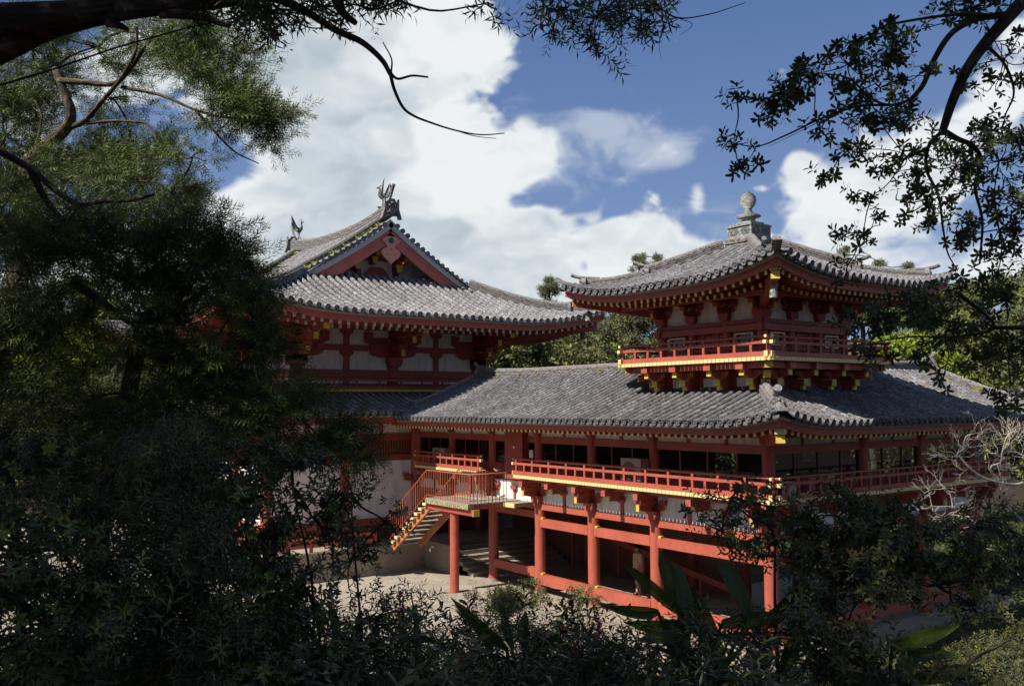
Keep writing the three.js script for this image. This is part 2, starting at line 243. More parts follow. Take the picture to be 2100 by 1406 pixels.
class TileRoof {
  constructor(brown, lev, vary = 0.16) { this.lev = lev; this.vary = vary; this.list = []; this.pan = new GB(); this.pan.col = [0.1, 0.1, 0.1]; this.brown = brown; }
  // rows of tiles from an eave at z = ze inwards; Y(d, x) is the height of the bed d metres in from the eave
  slope(m, o) {
    const { x0, x1, s, ze, dmax, Y, r, L } = o, n = Math.floor((x1 - x0) / s), off = (x1 - x0 - n * s) / 2; this.r = r; this.L = L;
    for (let k = 0; k <= n; k++) {
      const x = x0 + off + k * s, D = dmax(x); if (D < 0.12) continue;
      const rowShift = rr(-0.006, 0.006);
      let d = -0.06, j = 0;
      while (d < D - 0.02) {
        const l = Math.min(L, D - d + 0.04), dm = d + l / 2, ya = Y(Math.max(0, d), x), yb = Y(Math.max(0, d) + l, x), sl = Math.atan2(yb - ya, l), len = l / Math.cos(sl) + 0.035;
        const pos = inFrame(m, x + rowShift + rr(-0.004, 0.004), (Y(Math.max(0, dm), x) + (d < 0 ? -0.0 : 0)) + 0.05 + rr(-0.003, 0.005), ze - dm);
        const mt = m.clone().setPosition(pos).multiply(new THREE.Matrix4().makeRotationX(sl)).multiply(new THREE.Matrix4().makeRotationZ(rr(-0.03, 0.03)));
        const dc = pos.distanceTo(CAM), nrm = new THREE.Vector3(0, Math.cos(sl), Math.sin(sl)).transformDirection(m), vw = CAM.clone().sub(pos).normalize();
        const q = pos.clone().sub(CAM), dz = q.dot(FWD), inView = dz > 1 && Math.abs(q.dot(RGT) / dz) < 0.575 && Math.abs(q.dot(UPV) / dz) < 0.39;
        this.list.push({ f: 0.55 + 0.5 * fbm(x * 1.1 + 60 + ze, d * 0.3 + 20, 3) + 0.4 * fbm(x * 3.4 + 9, d * 0.35 + 40 + ze, 3), mt, eave: j === 0, size: (inView ? 1 : 0.01) * (j === 0 ? 1.25 : clamp(nrm.dot(vw) * 2 + 0.35, 0.02, 1)) / dc, k: len / (L + 0.035) });
        d += L; j++;
      }
      // the trough of pan tiles beside this row
      if (k === n) continue;
      const xc = x + s / 2, D2 = Math.min(dmax(xc), Math.max(D, dmax(x + s))), g = this.pan; g.M = m.clone(); let dd = -0.04; let first = true;
      while (dd < D2 - 0.01) {
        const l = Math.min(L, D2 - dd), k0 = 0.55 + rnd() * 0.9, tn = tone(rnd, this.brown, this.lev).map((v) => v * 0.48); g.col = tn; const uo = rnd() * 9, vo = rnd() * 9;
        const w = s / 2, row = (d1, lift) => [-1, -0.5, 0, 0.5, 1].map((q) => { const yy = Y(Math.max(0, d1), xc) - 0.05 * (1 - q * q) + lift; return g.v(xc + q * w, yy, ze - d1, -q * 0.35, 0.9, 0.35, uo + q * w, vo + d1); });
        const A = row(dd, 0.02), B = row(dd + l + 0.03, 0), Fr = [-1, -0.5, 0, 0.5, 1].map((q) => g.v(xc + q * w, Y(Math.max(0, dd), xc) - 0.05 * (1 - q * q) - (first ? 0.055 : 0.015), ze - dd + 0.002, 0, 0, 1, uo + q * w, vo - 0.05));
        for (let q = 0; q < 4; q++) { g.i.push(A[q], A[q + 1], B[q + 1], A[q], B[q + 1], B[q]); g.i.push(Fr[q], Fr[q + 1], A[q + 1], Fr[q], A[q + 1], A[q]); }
        dd += l + (l < L ? 1 : 0); first = false;
      }
    }
  }
  finish(parent, most = 290) {
    const list = this.list.sort((a, b) => b.size - a.size), r = this.r, L = this.L, vars = [[], []];
    for (const e of [0, 1]) for (let k = 0; k < (e ? 10 : 22); k++) { const g = new GB(); g.col = tone(rnd, this.brown, this.lev, 0.8 + 0.4 * k / (e ? 10 : 22), this.vary); coverTile(g, r, L + 0.035, [rnd() * 9, rnd() * 9], e === 1); vars[e].push(g.geo()); }
    const rest = new GB();
    list.forEach((t, i) => {
      const mt = t.mt.clone().multiply(new THREE.Matrix4().makeScale(1, 1, t.eave ? 1 : t.k));
      if (i < most) { const v = vars[t.eave ? 1 : 0], o = part(parent, t.eave ? 'eave_tile' : 'roof_tile', v[Math.min(v.length - 1, Math.max(0, Math.floor((clamp((t.f - 0.8) / 0.4) * 0.75 + rnd() * 0.25) * v.length)))], M.tile); o.applyMatrix4(mt); }
      else { rest.M = mt; rest.col = tone(rnd, this.brown, this.lev, t.f, this.vary); coverTile(rest, r, L + 0.035, [rnd() * 9, rnd() * 9], t.eave); }
    });
    rest.M = new THREE.Matrix4(); if (rest.i.length) stuff(part(parent, 'roof_tiles', rest, M.tile));
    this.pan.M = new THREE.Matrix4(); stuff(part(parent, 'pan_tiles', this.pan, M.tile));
  }
}
// the boarding under the tiles, as one sheet per slope
function bed(g, m, { x0, x1, ze, dmax, Y }, drop = 0.07, nx = 40, nd = 8) {
  g.M = m.clone(); const id = [];
  for (let i = 0; i <= nx; i++) { const x = lerp(x0, x1, i / nx), D = Math.max(0, dmax(x)), col = []; for (let j = 0; j <= nd; j++) { const d = D * j / nd; col.push(g.v(x, Y(d, x) - drop, ze - d, 0, 1, 0.4, x, d)); } id.push(col); }
  for (let i = 0; i < nx; i++) for (let j = 0; j < nd; j++) g.i.push(id[i][j], id[i + 1][j], id[i + 1][j + 1], id[i][j], id[i + 1][j + 1], id[i][j + 1]);
}
// a built-up ridge of thin courses under a round cap
function ridgeProfile(w, h, n) {
  const a = []; for (let k = 0; k < n; k++) { const y0 = h * k / n, y1 = h * (k + 1) / n, o = w / 2 - (k % 2 ? 0.0 : 0.012); a.push([o, y0 + 0.004], [o, y1 - 0.012], [o - 0.022, y1 - 0.010], [o - 0.022, y1]); }
  const cap = []; for (let k = 0; k <= 8; k++) { const t = k / 8 * Math.PI; cap.push([Math.cos(t) * w * 0.33, h + Math.sin(t) * w * 0.30]); }
  return [...a, ...cap, ...a.map(([x, y]) => [-x, y]).reverse()];
}
const line3 = (a, b, n, bend = () => 0) => { const o = []; for (let k = 0; k <= n; k++) { const t = k / n, p = a.clone().lerp(b, t); p.y += bend(t); o.push(p); } return o; };
// board, fascia, soffit and rafters below an eave
function eaves(parent, m, o) {
  const { x0, x1, ze, Y, over, rise = 0.22, s = 0.25, hip = [true, true], rw = 0.075, rh = 0.1, tiers = 1, goldEnds = M.goldPale, fascia = 0.16, white = 0.07, inset = 0.0 } = o, n = Math.max(12, Math.round((x1 - x0) / 0.35));
  const curve = (dz, dy) => { const p = []; for (let k = 0; k <= n; k++) { const x = lerp(x0 + (hip[0] ? dz : 0), x1 - (hip[1] ? dz : 0), k / n); p.push(inFrame(m, x, Y(0, x) + dy, ze - dz)); } return p; };
  const prof = (w, h) => [[-w, -h], [0, -h], [0, 0], [-w, 0]];
  part(parent, 'eave_board', new GB().sweep(prof(0.12, white), curve(0.10, -0.06)), M.board);
  part(parent, 'fascia_board', new GB().sweep(prof(0.08, fascia), curve(0.16, -0.06 - white)), M.red);
  const under = (d, x) => Y(0, x) - 0.055 - white - fascia + (d - 0.28) * rise, lim = (x) => Math.min(over, hip[0] ? x - x0 : 99, hip[1] ? x1 - x : 99);
  const so = new GB(); so.M = m.clone(); { const id = []; for (let i = 0; i <= 40; i++) { const x = lerp(x0, x1, i / 40), D = Math.max(0.18, lim(x)), c = []; for (let j = 0; j <= 4; j++) { const d = lerp(0.18, D, j / 4); c.push(so.v(x, under(d, x) + 0.012, ze - d, 0, -1, 0, x, d)); } id.push(c); } for (let i = 0; i < 40; i++) for (let j = 0; j < 4; j++) so.i.push(id[i][j], id[i][j + 1], id[i + 1][j + 1], id[i][j], id[i + 1][j + 1], id[i + 1][j]); }
  part(parent, 'soffit', so, M.redDull);
  const raf = new GB(), ends = new GB(), k = Math.floor((x1 - x0) / s), off = (x1 - x0 - k * s) / 2;
  for (let tier = 0; tier < tiers; tier++) for (let i = 0; i <= k; i++) {
    const x = x0 + off + i * s, D = lim(x), d0 = 0.28 + tier * over * 0.34, drop = tier * (rh + 0.035); if (D < d0 + 0.08) continue;
    const y0 = under(d0, x) - drop, y1 = under(D, x) - drop, len = Math.hypot(D - d0, y1 - y0), sl = Math.atan2(y1 - y0, D - d0);
    const mt = m.clone().multiply(new THREE.Matrix4().makeTranslation(x, y0, ze - d0)).multiply(new THREE.Matrix4().makeRotationX(sl));
    raf.M = mt; raf.box(-rw / 2, rw / 2, -rh, 0, -len, 0); ends.M = mt; ends.box(-rw / 2 - 0.003, rw / 2 + 0.003, -rh - 0.003, 0.002, -0.012, 0.012);
  }
  raf.M = new THREE.Matrix4(); ends.M = new THREE.Matrix4(); stuff(part(parent, 'rafters', raf, M.redDull)); stuff(part(parent, 'rafter_ends', ends, goldEnds));
  return under;
}
// hip beam with a pale yellow end, running out to a corner
function hipBeam(parent, from, to, w, h) {
  const g = new GB().sweep([[-w / 2, -h], [w / 2, -h], [w / 2, 0], [-w / 2, 0]], [from, to]), e = part(parent, 'hip_beam', g, M.red);
  const d = to.clone().sub(from).normalize(), b = to.clone().addScaledVector(d, 0.015);
  part(e, 'beam_end', new GB().sweep([[-w / 2 - 0.01, -h - 0.01], [w / 2 + 0.01, -h - 0.01], [w / 2 + 0.01, -h * 0.42], [-w / 2 - 0.01, -h * 0.42]], [to.clone().addScaledVector(d, -0.02), b]), M.gold);
  part(e, 'beam_end_cap', new GB().sweep([[-w / 2 - 0.035, -h * 0.40], [w / 2 + 0.035, -h * 0.40], [w / 2 + 0.035, 0.02], [-w / 2 - 0.035, 0.02]], [to.clone().addScaledVector(d, -0.03), b.clone().addScaledVector(d, 0.05)]), M.goldPale);
}
// ornamental end of a ridge: a face plate with a round boss, and a horned tile above
function ridgeEnd(parent, p, dir, w, h, horn = true) {
  const d = new THREE.Vector3(dir.x, 0, dir.z).normalize(), m = new THREE.Matrix4().makeRotationY(Math.atan2(d.x, d.z)).setPosition(p), g = new GB().set(m);
  g.prism([[-w * 0.62, 0], [w * 0.62, 0], [w * 0.70, h * 0.45], [w * 0.5, h * 0.85], [w * 0.3, h * 1.08], [-w * 0.3, h * 1.08], [-w * 0.5, h * 0.85], [-w * 0.70, h * 0.45]], -0.08, 0.06);
  for (const [x, y, r] of [[-w * 0.3, h * 0.62, w * 0.15], [w * 0.3, h * 0.62, w * 0.15], [0, h * 0.78, w * 0.17], [-w * 0.42, h * 0.2, w * 0.13], [w * 0.42, h * 0.2, w * 0.13]]) g.tube([[x, y, 0.04], [x, y, 0.10], [x, y, 0.13]], [r, r * 0.9, r * 0.3], 8);
  const q = new GB().set(m); q.M = m.clone().multiply(new THREE.Matrix4().makeTranslation(0, h * 0.3, 0.06)); q.col = null; const dd = new GB(); dd.M = q.M; discEnd(dd, w * 0.34, 0.05);
  const o = part(parent, 'ridge_end_tile', g, M.ridge); part(o, 'boss', dd, M.ridge);
  if (horn) { const t = new GB().set(m).tube([[0, h * 0.92, -0.5], [0, h * 0.97, -0.2], [0, h * 1.05, 0.06], [0, h * 1.2, 0.24], [0, h * 1.42, 0.38]], [w * 0.15, w * 0.17, w * 0.18, w * 0.18, w * 0.2], 10); part(o, 'horn_tile', t, M.ridge); }
  return o;
}
// railing: rails on posts; x from a to b in the frame, at z = w
function railing(parent, m, a, b, w, y, H, o = {}) {
  const { pitch = 0.9, ends = [true, true], ext = 0.16, mt = M.red, thick = 1 } = o, g = new GB().set(m), R = 0.034 * thick, xe = [a - (ends[0] ? ext : 0), b + (ends[1] ? ext : 0)];
  g.box(xe[0], xe[1], y, y + 0.13 * thick, w - 0.05, w + 0.05); g.box(xe[0], xe[1], y + H * 0.60, y + H * 0.60 + 0.075 * thick, w - 0.04, w + 0.04);
  const top = []; for (let k = 0; k <= 12; k++) { const x = lerp(xe[0], xe[1], k / 12); top.push([x, y + H - R, w]); } g.tube(top, R, 8);
  const r = part(parent, 'railing', g, mt), n = Math.max(1, Math.round((b - a) / pitch));
  const tall = new GB().box(-0.04, 0.04, 0.13 * thick, H - R, -0.035, 0.035).geo(), low = new GB().box(-0.04, 0.04, 0.13 * thick, H * 0.60, -0.03, 0.03).geo();
  for (let k = 0; k <= 2 * n; k++) { const x = lerp(a + 0.02, b - 0.02, k / (2 * n)), p = part(r, 'rail_post', k % 2 ? low : tall, mt); p.applyMatrix4(m.clone().multiply(new THREE.Matrix4().makeTranslation(x, y, w))); }
  for (const i of [0, 1]) if (ends[i]) { const x = xe[i], s = i ? 1 : -1, e = new GB().set(m); e.box(x - 0.015, x + 0.015, y - 0.008, y + 0.138 * thick, w - 0.058, w + 0.058).box(x - 0.06, x + 0.015 * s + 0.03, y + H * 0.60 - 0.008, y + H * 0.60 + 0.083 * thick, w - 0.048, w + 0.048); e.tube([[x - 0.02, y + H - R, w], [x + 0.02, y + H - R, w]], R * 1.25, 8); part(r, 'rail_cap', e, M.goldPale); }
  return r;
}
// floor planks of a balcony, laid across it, each with its pale yellow painted end
function planks(parent, m, a, b, w0, w1, y, o = {}) {
  const { pitch = 0.15, h = 0.1, gap = 0.016, mt = M.goldPale } = o, n = Math.round((b - a) / pitch), p = (b - a) / n, deck = new GB().set(m), cap = new GB().box(-p / 2 + gap / 2, p / 2 - gap / 2, -h, 0, -0.02, 0.006).geo();
  for (let k = 0; k < n; k++) { const x = a + (k + 0.5) * p; deck.box(x - p / 2 + gap / 2 + 0.001, x + p / 2 - gap / 2 - 0.001, y - h + 0.003, y - 0.003, w0, w1 - 0.02); const c = part(parent, 'plank_end', cap, mt); c.applyMatrix4(m.clone().multiply(new THREE.Matrix4().makeTranslation(x, y, w1))); }
  stuff(part(parent, 'deck_planks', deck, M.redDull));
}
// bracket cluster on a column head: bearing block, curved arms both ways, small blocks, yellow arm ends
function bracket(parent, m, x, y, w, o = {}) {
  const { k = 1, out = 0.55, along = 0.45, tiers = 1, gold = M.gold, mt = M.redDull, back = 0.1 } = o, g = new GB(), tips = [], f = m.clone().multiply(new THREE.Matrix4().makeTranslation(x, y, w)); g.M = f;
  const bl = (cx, cy, cz, s) => { g.M = f.clone().multiply(new THREE.Matrix4().makeTranslation(cx, cy, cz)); const a = 0.11 * s * k, b = 0.075 * s * k, h = 0.13 * s * k; g.prism([[-b, 0], [b, 0], [a, h * 0.45], [a, h], [-a, h], [-a, h * 0.45]], -a, a); g.M = f; return h; };
  let yy = bl(0, 0, 0, 1.7), t = 0.085 * k, h = 0.17 * k;
  for (let tr = 0; tr < tiers; tr++) {
    const A = along * (1 + 0.25 * tr) * k, O = out * (tr + 1) / tiers * k, arm = (L) => [[-L, h], [-L, h * 0.55], [-L * 0.86, h * 0.2], [-L * 0.6, 0], [L * 0.6, 0], [L * 0.86, h * 0.2], [L, h * 0.55], [L, h]];
    g.M = f.clone().multiply(new THREE.Matrix4().makeTranslation(0, yy, 0)); g.prism(arm(A), -t / 2, t / 2);
    g.M = f.clone().multiply(new THREE.Matrix4().makeTranslation(0, yy - 0.004, 0)).multiply(new THREE.Matrix4().makeRotationY(-Math.PI / 2)); g.prism([[-back, h], [-back, 0], [O * 0.6, 0], [O * 0.86, h * 0.2], [O, h * 0.55], [O, h + 0.004]], -t / 2 - 0.006, t / 2 + 0.006); g.M = f;
    tips.push([-t / 2 - 0.012, t / 2 + 0.012, yy + h * 0.1, yy + h + 0.006, O - 0.02, O + 0.014]);
    for (const s of [-1, 1]) { tips.push([s * A - 0.013, s * A + 0.013, yy + h * 0.4, yy + h + 0.004, -t / 2 - 0.008, t / 2 + 0.008]); bl(s * A * 0.85, yy + h, 0, 0.9); }
    bl(0, yy + h, O * 0.84, 0.9); bl(0, yy + h, 0, 0.9); yy += h + 0.13 * 0.9 * k * 0.95;
  }
  g.M = new THREE.Matrix4(); const b = part(parent, 'bracket', g, mt); for (const q of tips) part(b, 'arm_end', new GB().set(f).box(...q), gold); return b;
}
// ---------------------------------------------------------------- gallery wing: an L of two raised arms
const WX = 2.28, EV = 1.9, WD = WX + EV;    // ridge line, eave overhang, depth of a slope
{
  const w = thing('gallery_wing', 'red raised gallery wing with grey tiled roof, balcony rails and open ground floor', 'building');
  const FA = frame(0, 0, -1), FB = frame(0, 0, 0);           // long face towards the courtyard, short face to the right
  const colA = [0, -4.1, -6.88, -9.65, -12.43, -15.2, -17.9], colB = [0, 4.2, 7.3, 10.4];
  const AEND = -17.1, BEND = 13.2;
  const Yp = (d) => { const t = d / WD; return 6.02 + 1.62 * (0.82 * t + 0.18 * t * t); };
  const lift = (u, d) => 0.30 * clamp(1 - u / 2.3) ** 2 * clamp(1 - d / 1.6);
  const SA = { x0: AEND, x1: EV, s: 0.286, ze: EV, r: 0.082, L: 0.3, dmax: (x) => Math.min(WD - 0.1, EV - x), Y: (d, x) => Yp(d) + lift(EV - x, d) };
  const SB = { x0: -EV, x1: BEND, s: 0.286, ze: EV, r: 0.082, L: 0.3, dmax: (x) => Math.min(WD - 0.1, x + EV), Y: (d, x) => Yp(d) + lift(x + EV, d) };
  const tr = new TileRoof(0.34, 0.215, 0.42); tr.slope(FA, SA); tr.slope(FB, SB); tr.finish(w);
  const bd = new GB(); bed(bd, FA, SA); bed(bd, FB, SB);
  bed(bd, frame(4.56, 0, 1), { x0: 3.5, x1: -AEND, ze: EV, dmax: () => WD, Y: (d) => Yp(d) + 0.05 }); bed(bd, frame(0, -4.56, 2), { x0: -BEND, x1: -3.5, ze: EV, dmax: () => WD, Y: (d) => Yp(d) + 0.05 });
  bd.M = new THREE.Matrix4(); part(w, 'roof_boarding', bd, M.roofBed);
  const uA = eaves(w, FA, { x0: AEND, x1: EV, ze: EV, Y: SA.Y, over: 1.95, hip: [false, true], s: 0.235 }); eaves(w, FB, { x0: -EV, x1: BEND, ze: EV, Y: SB.Y, over: 1.95, hip: [true, false], s: 0.235 });
  hipBeam(w, new THREE.Vector3(0, 5.72, 0), new THREE.Vector3(-EV + 0.34, 5.93, EV - 0.34), 0.19, 0.33);
  // ridges
  const ridge = (pts, wd, h, n) => part(w, 'ridge', new GB().sweep(ridgeProfile(wd, h, n), pts), M.ridge);
  const V = (x, y, z) => new THREE.Vector3(x, y, z);
  ridge(line3(V(WX, 7.52, AEND + 0.5), V(WX, 7.52, -3.6), 20, (t) => 0.12 * (1 - Math.min(1, t * 3)) ** 2), 0.30, 0.36, 6); ridgeEnd(w, V(WX, 7.6, AEND + 0.46), V(0, 0, -1), 0.42, 0.5);
  ridge(line3(V(3.6, 7.52, -WX), V(BEND - 1.0, 7.52, -WX), 14, (t) => 0.12 * Math.max(0, t * 3 - 2) ** 2), 0.30, 0.36, 6); ridgeEnd(w, V(BEND - 0.96, 7.6, -WX), V(1, 0, 0), 0.42, 0.5);
  const down = (m, x, d0, d1, Y) => { const p = []; for (let k = 0; k <= 12; k++) { const d = lerp(d0, d1, k / 12); p.push(inFrame(m, x, Y(d, x) + 0.03 + (k < 3 ? 0.02 * (3 - k) : 0), EV - d)); } return p; };
  ridge(down(FA, AEND + 0.55, 0.9, 3.85, SA.Y), 0.26, 0.22, 4); ridgeEnd(w, inFrame(FA, AEND + 0.55, Yp(0.86) + 0.02, EV - 0.86), V(-1, 0, 0), 0.34, 0.34);
  ridge(down(FB, BEND - 1.5, 1.15, 3.85, SB.Y), 0.26, 0.26, 5); ridgeEnd(w, inFrame(FB, BEND - 1.5, Yp(1.1) + 0.02, EV - 1.1), V(0, 0, 1), 0.34, 0.36);
  ridge([3.0, 2.2, 1.4, 0.55].map((d) => V(-EV + d, Yp(d) + lift(d, d) + 0.02, EV - d)), 0.32, 0.26, 4); ridgeEnd(w, V(-EV + 0.48, Yp(0.48) + lift(0.48, 0.48) + 0.04, EV - 0.48), V(-1, 0, 1), 0.34, 0.32, false);
  { const g = new GB(); g.tube([V(-EV + 0.85, Yp(0.8) + 0.42, EV - 0.85), V(-EV + 0.6, Yp(0.6) + 0.56, EV - 0.6), V(-EV + 0.46, Yp(0.5) + 0.72, EV - 0.46)], [0.085, 0.09, 0.1], 12); part(w, 'horn_tile', g, M.ridge); const g2 = new GB().sweep([[-0.13, -0.03], [0.13, -0.03], [0.1, 0.05], [0, 0.09], [-0.1, 0.05]], [0.6, 0.3, 0.05, -0.08].map((d) => V(-EV + d, Yp(Math.max(0, d)) + 0.33 + (d < 0 ? 0.04 : 0), EV - d))); part(w, 'corner_tile', g2, M.ridge); }
  for (const [f, x, s] of [[FA, AEND, 1], [FB, BEND, -1]]) { const g = new GB(); g.sweep([[-0.05, -0.2], [0.05, -0.2], [0.05, 0], [-0.05, 0]], [0.02, 1.3, 2.6, 3.96].map((d) => inFrame(f, x, Yp(d) - 0.03, EV - d))); g.sweep([[-0.05, -0.2], [0.05, -0.2], [0.05, 0], [-0.05, 0]], [0.02, 1.3, 2.6, 3.96].map((d) => inFrame(f, x, Yp(d) - 0.03, -4.56 - EV + d))); part(w, 'bargeboard', g, M.red); const tri = new GB(); tri.M = f.clone().multiply(new THREE.Matrix4().makeRotationY(Math.PI / 2)); tri.prism([[0.2, 5.6], [4.4, 5.6], [2.28, 7.35]], x + s * 0.8, x + s * 0.9); part(w, 'gable_wall', tri, M.plaster); }

  // a face: columns, beams, plaster, deck, rail, glazing
  function face(F, cols, opt) {
    const lo = Math.min(...cols), hi = Math.max(...cols);
    for (const x of cols) {
      if (x === 0 && opt.skip0) continue;
      const c = part(w, 'column', new GB().set(F).cyl(x, 0, 0.18, 3.14, 0.19, 0.185, 20), M.red); part(c, 'column_base', new GB().set(F).cyl(x, 0, 0.05, 0.18, 0.27, 0.24, 16), M.stone);
      part(w, 'column', new GB().set(F).cyl(x, 0, 4.06, 5.62, 0.17, 0.17, 20), M.red);
      bracket(w, F, x, 3.14, 0.02, { k: 1.15, out: 0.62, along: 0.4, tiers: 1 }); bracket(w, F, x, 5.46, 0.0, { k: 0.9, out: 0.3, along: 0.42 });
    }
    const bays = []; for (let k = 0; k < cols.length - 1; k++) bays.push([Math.min(cols[k], cols[k + 1]), Math.max(cols[k], cols[k + 1])]);
    bays.forEach(([a, b], k) => {
      const c = (a + b) / 2, L = new GB().set(F), one = (n, m, ...q) => { const g = new GB().set(F); for (const e of q) g.box(...e); return part(w, n, g, m); };
      const wide = b - a > 3.5, mids = wide ? [lerp(a, b, 1 / 3), lerp(a, b, 2 / 3)] : [c];
      one('lintel_beam', M.red, [a + 0.16, b - 0.16, 2.93, 3.14, -0.08, 0.08]);
      one('plaster_panel', M.plaster, [a + 0.12, b - 0.12, 3.14, 3.82, -0.03, 0.03]);
      for (const x of mids) { const g = new GB().set(F); g.box(x - 0.06, x + 0.06, 3.14, 3.5, 0.0, 0.07); g.prism([[x - 0.08, 3.5], [x + 0.08, 3.5], [x + 0.16, 3.57], [x + 0.16, 3.64], [x - 0.16, 3.64], [x - 0.16, 3.57]], -0.02, 0.14); part(w, 'strut', g, M.redDull); }
      if (opt.low(k)) { one('tie_beam', M.red, [a + 0.15, b - 0.15, 2.35, 2.62, -0.09, 0.12]); one('floor_beam', M.red, [a + 0.15, b - 0.15, 0.42, 0.75, -0.09, 0.14]); one('beam_key', M.gold, [a + 0.19, a + 0.30, 2.622, 2.68, 0.0, 0.12]); one('beam_key', M.gold, [a + 0.19, a + 0.30, 0.752, 0.81, 0.0, 0.14]); }
      // upper storey
      one('lintel_beam', M.red, [a + 0.14, b - 0.14, 5.2, 5.42, -0.07, 0.07]);
      one('plaster_panel', M.plaster, [a + 0.1, b - 0.1, 5.42, 6.0, -0.03, 0.03]);
      for (const x of mids) one('strut', M.redDull, [x - 0.055, x + 0.055, 5.42, 5.9, 0.0, 0.06]);
      one('dado_panel', M.redDull, [a + 0.14, b - 0.14, 4.05, 4.42, -0.05, 0.05]);
      const np = wide ? 4 : 3; for (let j = 1; j < np; j++) one('mullion', M.innerWood, [lerp(a, b, j / np) - 0.025, lerp(a, b, j / np) + 0.025, 4.42, 5.2, -0.03, 0.03]);
      for (let j = 0; j < np; j++) one('window_pane', M.glass, [lerp(a, b, j / np) + (j ? 0.03 : 0.15), lerp(a, b, (j + 1) / np) - (j < np - 1 ? 0.03 : 0.15), 4.43, 5.19, -0.006, 0.006]);
    });
    // deck carriers and their yellow ends
    const marks = []; for (const [a, b] of bays) { marks.push(a, (a + b) / 2); } marks.push(hi);
    for (const x of marks) { if (opt.noDeck && opt.noDeck(x)) continue; const g = new GB().set(F), e = new GB().set(F); g.box(x - 0.09, x + 0.09, 3.75, 3.92, -0.3, 0.84); g.prism([[x - 0.06, 3.58], [x + 0.06, 3.58], [x + 0.06, 3.745], [x - 0.06, 3.745]], -0.2, 0.62); const p = part(w, 'deck_carrier', g, M.red); e.box(x - 0.065, x + 0.065, 3.585, 3.742, 0.605, 0.64); part(p, 'carrier_end', e, M.goldPale); }
    for (const [a, b] of opt.decks) { const g = new GB().set(F); g.box(a, b, 3.9, 4.02, 0.42, 0.56); part(w, 'deck_beam', g, M.red); planks(w, F, a, b, 0.0, 0.88, 4.13); }
    for (const [a, b, e0, e1] of opt.rails) railing(w, F, a, b, 0.78, 4.13, 0.57, { ends: [e0, e1], pitch: 0.92 });
    const pl = new GB().set(F); pl.box(lo, hi, 5.62, 5.76, -0.09, 0.09); part(w, 'wall_plate', pl, M.redDull);
  }
  face(FA, colA, { low: (k) => k <= 2, decks: [[-16.7, -12.2], [-10.0, 0.88]], rails: [[-16.6, -12.25, true, true], [-9.95, 0.78, true, true]], noDeck: (x) => x < -16.8 || (x > -12.2 && x < -10.1) });
  { const g = new GB().set(FA); g.box(-12.28, -9.8, 0.62, 0.92, -0.09, 0.12); g.box(-12.28, -9.8, 2.62, 2.86, -0.08, 0.08); part(w, 'floor_beam', g, M.red); }
  face(FB, colB, { skip0: true, low: () => true, decks: [[-0.88, 11.2]], rails: [[-0.78, 11.1, true, true]] });
  // rear columns and walls
  for (const [F, list] of [[frame(4.56, 0, 1), [4.56, 6.88, 9.65, 12.43, 15.2]], [frame(0, -4.56, 2), [-4.56, -7.3, -10.4]]]) for (const x of list) { part(w, 'column', new GB().set(F).cyl(x, 0, 0.18, 5.6, 0.18, 0.17, 12), M.redDull); }
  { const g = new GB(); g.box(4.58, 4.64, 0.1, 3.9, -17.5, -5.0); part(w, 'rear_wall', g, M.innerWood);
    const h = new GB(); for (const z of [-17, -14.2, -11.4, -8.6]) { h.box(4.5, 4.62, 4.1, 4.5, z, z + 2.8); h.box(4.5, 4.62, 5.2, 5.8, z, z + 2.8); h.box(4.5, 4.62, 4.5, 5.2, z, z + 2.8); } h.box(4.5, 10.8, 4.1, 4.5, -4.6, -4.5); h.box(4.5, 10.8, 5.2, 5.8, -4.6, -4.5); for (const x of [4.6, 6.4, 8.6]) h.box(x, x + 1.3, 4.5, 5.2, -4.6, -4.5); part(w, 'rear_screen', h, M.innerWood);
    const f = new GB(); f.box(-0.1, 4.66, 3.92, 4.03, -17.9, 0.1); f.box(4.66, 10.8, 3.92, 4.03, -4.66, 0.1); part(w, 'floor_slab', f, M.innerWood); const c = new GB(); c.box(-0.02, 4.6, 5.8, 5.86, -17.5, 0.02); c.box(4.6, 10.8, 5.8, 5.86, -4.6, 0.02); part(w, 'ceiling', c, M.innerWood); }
  // a ramp with handrails climbing inside the open ground floor
  { const g = new GB(); const ra = (a, b, z) => g.sweep([[-0.06, -0.1], [0.06, -0.1], [0.06, 0.1], [-0.06, 0.1]], [V(3.2 + z, a, -12.8), V(3.2 + z, b, -4.4)]); ra(1.9, 0.5, 0.7); for (let k = 0; k < 7; k++) g.box(3.86, 3.94, 0.1, lerp(1.85, 0.5, k / 6), -12.6 + k * 1.33, -12.5 + k * 1.33); part(w, 'inner_ramp', g, M.redDull); }
  { const g = new GB().set(FA); g.box(-11.3, -10.25, 3.9, 5.74, -0.05, 0.3); const d = part(w, 'door_panel', g, M.redDull, 'plain red door panel'); part(d, 'switch_plate', new GB().set(FA).box(-10.78, -10.69, 4.98, 5.06, 0.3, 0.315), M.paper); const n = new GB().set(FA); n.box(-9.98, -9.76, 4.68, 4.95, 0.19, 0.2); part(w, 'paper_notice', n, M.paper, 'white paper notice'); }
}
